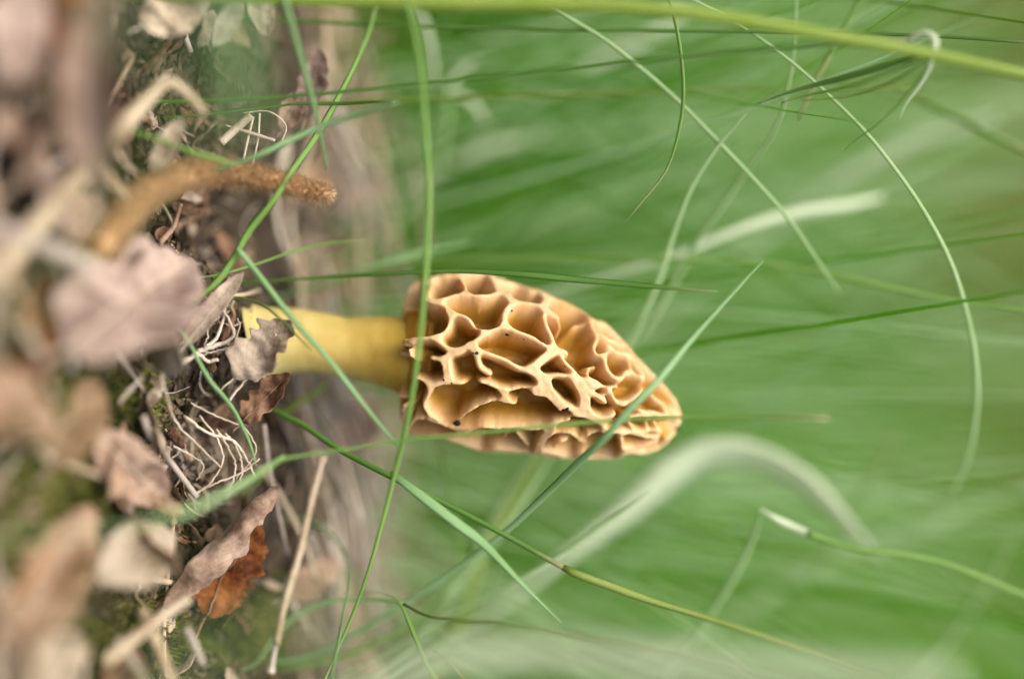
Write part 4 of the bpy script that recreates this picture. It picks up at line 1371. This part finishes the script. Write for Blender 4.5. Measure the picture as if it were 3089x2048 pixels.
b_('seedling_leaf', None, None, [(1036, 215, 42), (1050, 180, 42), (1075, 155, 42), (1105, 135, 42)], [(0, 12), (.6, 24), (1, 10)], 'whitish', 'blade', parent=sg)
b_('seedling_leaf', None, None, [(1038, 210, 42), (1070, 225, 42), (1098, 248, 42), (1122, 280, 42)], [(0, 12), (.6, 26), (1, 8)], 'whitish', 'blade', parent=sg)
b_('grass_leaf', 'pale narrow blade hidden behind the long thin stem', BL,
   [(930, -40, 36), (965, 20, 36), (985, 80, 36), (1000, 150, 38), (1005, 210, 38)], [(0, 8), (.5, 26), (1, 8)], 'whitish', 'blade', 's')
b_('grass_leaf', 'green blade leaning out of the frame behind the curled tip', BL,
   [(1800, 150, 40), (1950, 180, 36), (2100, 228, 32), (2200, 268, 29), (2300, 318, 26), (2450, 385, 24)], [(0, 14), (.6, 20), (1, 12)], 'fresh', 'blade', 's')
b_('grass_leaf', 'faint green blade between the broad bow and the half circle blade', BL,
   [(1900, 1290, 48), (1960, 1180, 46), (1995, 1125, 44), (2040, 1055, 42), (2085, 985, 40)], [(0, 10), (.6, 14), (1, 3)], 'fresh', 'blade', 's')
b_('grass_leaf', 'tiny green tip hanging just below the cap', BL, [(1060, 1240, 24), (1045, 1170, 24), (1030, 1100, 24), (1020, 1050, 24), (1012, 990, 24)], [(0, 14), (.6, 13), (1, 5)], 'fresh', 'blade', 's')
b_('grass_leaf', 'wide yellow green blade behind the jointed stem', BL,
   [(1060, 1440, 40), (1090, 1350, 39), (1120, 1270, 38), (1170, 1180, 37), (1230, 1080, 36), (1300, 980, 36)], [(0, 22), (.5, 26), (1, 8)], 'yellow', 'blade', 's', roll=.3)
b_('grass_leaf', 'thin shoot beside the sturdy stem node reaching over the litter', BL,
   [(560, 620, 4), (610, 604, 6), (680, 580, 8), (760, 562, 10), (840, 556, 12)], [(0, 7), (.6, 7), (1, 3)], 'fresh', 'blade', 's')
b_('grass_leaf', 'thin olive shoot crossing in front of the crumpled grey leaf', BL,
   [(540, 690, -2), (600, 700, -4), (650, 740, -5), (690, 780, -5), (720, 810, -5)], [(0, 6), (.6, 7), (1, 3)], 'olive', 'blade', 's')
b_('grass_leaf', 'broad blurred teal blade beside the long bright green blade', BL,
   [(780, 640, 22), (850, 618, 21), (920, 598, 22), (990, 580, 24), (1080, 562, 26)], [(0, 8), (.5, 20), (1, 6)], 'teal', 'blade', 's')
b_('grass_leaf', 'pale stripe of a blade far behind the cap beside the half circle blade', BL,
   [(1560, 1180, 60), (1700, 1010, 58), (1850, 860, 56), (1960, 740, 54), (2060, 640, 52), (2150, 560, 52)], [(0, 16), (.5, 24), (1, 8)], 'teal', 'blade', 's')

b_('grass_leaf', 'whitish blurred leaf tip between the half circle blade and the leaning green blade', BL,
   [(1750, 560, 78), (1850, 480, 74), (1950, 405, 70), (2100, 330, 66), (2200, 298, 64), (2300, 268, 62)], [(0, 20), (.6, 50), (1, 16)], 'whitish', 'flat', 's')
b_('grass_leaf', 'pale blurred leaf tip tucked under the thick stalk', BL, [(1300, 190, 66), (1400, 130, 64), (1470, 95, 62), (1530, 62, 62), (1575, 20, 62)], [(0, 20), (.6, 50), (1, 30)], 'whitish', 'flat', 's')
b_('grass_leaf', 'pale bent leaf lying behind the forked seedling', BL, [(960, 420, 64), (1060, 372, 62), (1150, 335, 60), (1260, 315, 60)], [(0, 20), (.6, 40), (1, 10)], 'whitish', 'flat', 's')
b_('grass_leaf', 'broad pale streak of grass leaning above the cap', BL, [(850, 625, 72), (1000, 575, 72), (1200, 520, 72), (1450, 445, 72), (1700, 370, 72), (1900, 290, 72)], [(0, 12), (.4, 26), (1, 8)], 'pale', 'flat', 's')
b_('grass_leaf', 'second pale streak of grass leaning above the cap', BL, [(900, 560, 84), (1050, 520, 84), (1250, 480, 84), (1500, 400, 84), (1650, 330, 84)], [(0, 12), (.4, 22), (1, 8)], 'teal', 'flat', 's')
b_('grass_leaf', 'pale blurred leaf leaning out below the folded grass leaf', BL, [(2050, 1620, 50), (2150, 1530, 48), (2220, 1440, 46), (2290, 1340, 44), (2340, 1240, 42)], [(0, 16), (.6, 20), (1, 6)], 'pale', 'blade', 's')

for (lab, pts, wd, mt) in [
        ('hazy out of focus blade hanging over the upper litter', [(60, -300, -118), (250, 0, -120), (420, 160, -122), (620, 300, -125)], 26, 'teal'),
        ('hazy out of focus blade hanging over the fuzzy stalk', [(40, 700, -110), (200, 520, -114), (380, 330, -118), (560, 150, -122), (700, -50, -126)], 20, 'fresh'),
        ('hazy olive blade hanging over the mossy corner', [(60, 1750, -105), (160, 1500, -108), (300, 1320, -112), (480, 1180, -116)], 26, 'olive'),
        ('hazy pale blade hanging below the rust orange leaf', [(200, 1800, -105), (420, 1530, -108), (700, 1430, -112), (1000, 1400, -116), (1300, 1400, -118)], 26, 'pale'),
        ('hazy green blade hanging over the mauve grey leaf', [(-150, 1250, -112), (0, 1100, -114), (150, 950, -116), (320, 760, -120)], 22, 'olive')]:
    b_('grass_leaf', lab, BL, pts, [(0, wd), (.6, wd), (1, wd * .2)], mt, 'blade', 's')

# put each plant's empty at the foot of its first part
for root in (cb, fb, sg, ps, pw, pj, pn):
    foot = root.children[0].data.vertices[0].co.copy()
    root.location = foot
    for ch in root.children:
        ch.location = -foot

# ------------------------------------------------------------------ the meadow behind: one uncountable mass
def meadow(name, mat, label, seed, clumps, per, ymin, ymax, hmin, hmax, wmin, wmax, power=1.0, spread=.02, swirl=True, xlim=None):
    """clumps of grass blades; blades of a clump lean alike"""
    rnd = random.Random(seed)
    V, F, UV = [], [], []
    for c in range(clumps):
        yc = ymin + (ymax - ymin) * rnd.random() ** power
        d = yc + DM
        lo, hi = xlim or (-1.05, 1.05)
        xc = rnd.uniform(lo, hi) * (0.19 * d + .02)
        u = xc / (0.177 * d)                 # -1 .. 1 across the view
        cl = (-.30 * math.exp(-((u + .35) / .3) ** 2) + .42 * smooth(.15, .8, u)) if swirl else 0
        cl += rnd.gauss(0, .12)
        ch = rnd.uniform(.7, 1.25)
        for q in range(per):
            x, y = xc + rnd.gauss(0, spread), yc + abs(rnd.gauss(0, spread))
            h = rnd.uniform(hmin, hmax) * ch
            lx = cl + rnd.gauss(0, .10)
            ly = rnd.gauss(0, .15)
            cv = rnd.gauss(0, .18) + cl * .8
            w = rnd.uniform(wmin, wmax)
            a = rnd.gauss(0, .7)
            wx, wy = math.cos(a) * w / 2, math.sin(a) * w / 2
            z0 = terrain(x, y, False) - .002
            k = len(V)
            seg = 6
            for i in range(seg + 1):
                t = i / seg
                px_, py_ = x + lx * h * t + cv * h * t * t, y + ly * h * t * (1 + t)
                pz = z0 + h * t * (1 - .25 * abs(cv) * t)
                ww = (1 - t) ** .5
                if i < seg:
                    V.append((px_ - wx * ww, py_ - wy * ww, pz))
                    V.append((px_ + wx * ww, py_ + wy * ww, pz))
                    UV += [(.05, t * .85), (.95, t * .85)]
                else:
                    V.append((px_, py_, pz))
                    UV.append((.5, .88))
            for i in range(seg - 1):
                b = k + 2 * i
                F.append((b, b + 1, b + 3, b + 2))
            b = k + 2 * (seg - 1)
            F.append((b, b + 1, b + 2))
    add(name, mesh(name, V, F, mat, UV), kind='stuff', label=label)


mw = meadow
mw('meadow_grass', 'meadow', 'thin green blades standing close behind the morel', 11, 90, 3, .03, .14, .08, .20, .0006, .0014, spread=.008)
mw('meadow_grass', 'meadow_dark', 'thin dark blades standing close behind the morel', 12, 60, 3, .035, .14, .08, .20, .0006, .0014, spread=.008)
mw('meadow_grass', 'meadow_light', 'thin pale blades standing close behind the morel', 13, 80, 3, .035, .16, .08, .20, .0006, .0014, spread=.008)
mw('meadow_grass', 'meadow', 'sparse green grass just behind the morel', 1, 60, 5, .06, .30, .08, .22, .0008, .0022, spread=.012)
mw('meadow_grass', 'meadow_light', 'sparse light green grass just behind the morel', 2, 34, 4, .06, .34, .08, .22, .0010, .0026, spread=.010)
mw('meadow_grass', 'meadow_dark', 'sparse dark green grass just behind the morel', 10, 16, 5, .10, .40, .08, .20, .0010, .0024, spread=.008)
mw('meadow_grass', 'meadow', 'green meadow grass behind the morel', 3, 300, 9, .40, 1.4, .10, .32, .0012, .003, spread=.02)
mw('meadow_grass', 'meadow_dark', 'dark green meadow grass behind the morel', 4, 100, 10, .48, 1.4, .10, .30, .0012, .0034, spread=.016)
mw('meadow_grass', 'meadow_light', 'light green meadow grass behind the morel', 5, 120, 9, .22, 1.3, .10, .30, .0018, .0040, spread=.010)
mw('meadow_grass', 'meadow_dry', 'dry straw coloured grass among the meadow', 6, 70, 9, .30, 1.3, .12, .32, .0016, .004, spread=.014, xlim=(-1.05, .2))
mw('meadow_grass', 'meadow_dry', 'tall brownish dry grass standing in the meadow', 14, 70, 14, .32, 1.0, .26, .42, .002, .005, spread=.02, xlim=(-1.05, -.30))
mw('meadow_grass', 'meadow_light', 'low light green grass in the meadow', 15, 60, 8, .16, .5, .07, .15, .0014, .003, spread=.014, xlim=(-.9, -.15))
mw('meadow_grass', 'meadow', 'low green grass growing through the litter behind the morel', 16, 110, 5, .04, .17, .02, .075, .0008, .0018, spread=.010, xlim=(-1.05, -.2))
mw('far_meadow_grass', 'meadow', 'green grass on the far bank', 7, 520, 10, 1.0, 6.0, .15, .45, .004, .010, spread=.08, swirl=False)
mw('far_meadow_grass', 'meadow_dark', 'dark green grass on the far bank', 8, 200, 9, 1.0, 6.0, .15, .45, .004, .010, spread=.08, swirl=False)
mw('far_meadow_grass', 'meadow_dry', 'dry brownish grass on the far bank', 9, 420, 10, 1.0, 6.0, .2, .5, .004, .010, spread=.08, swirl=False, xlim=(-1.05, .1))
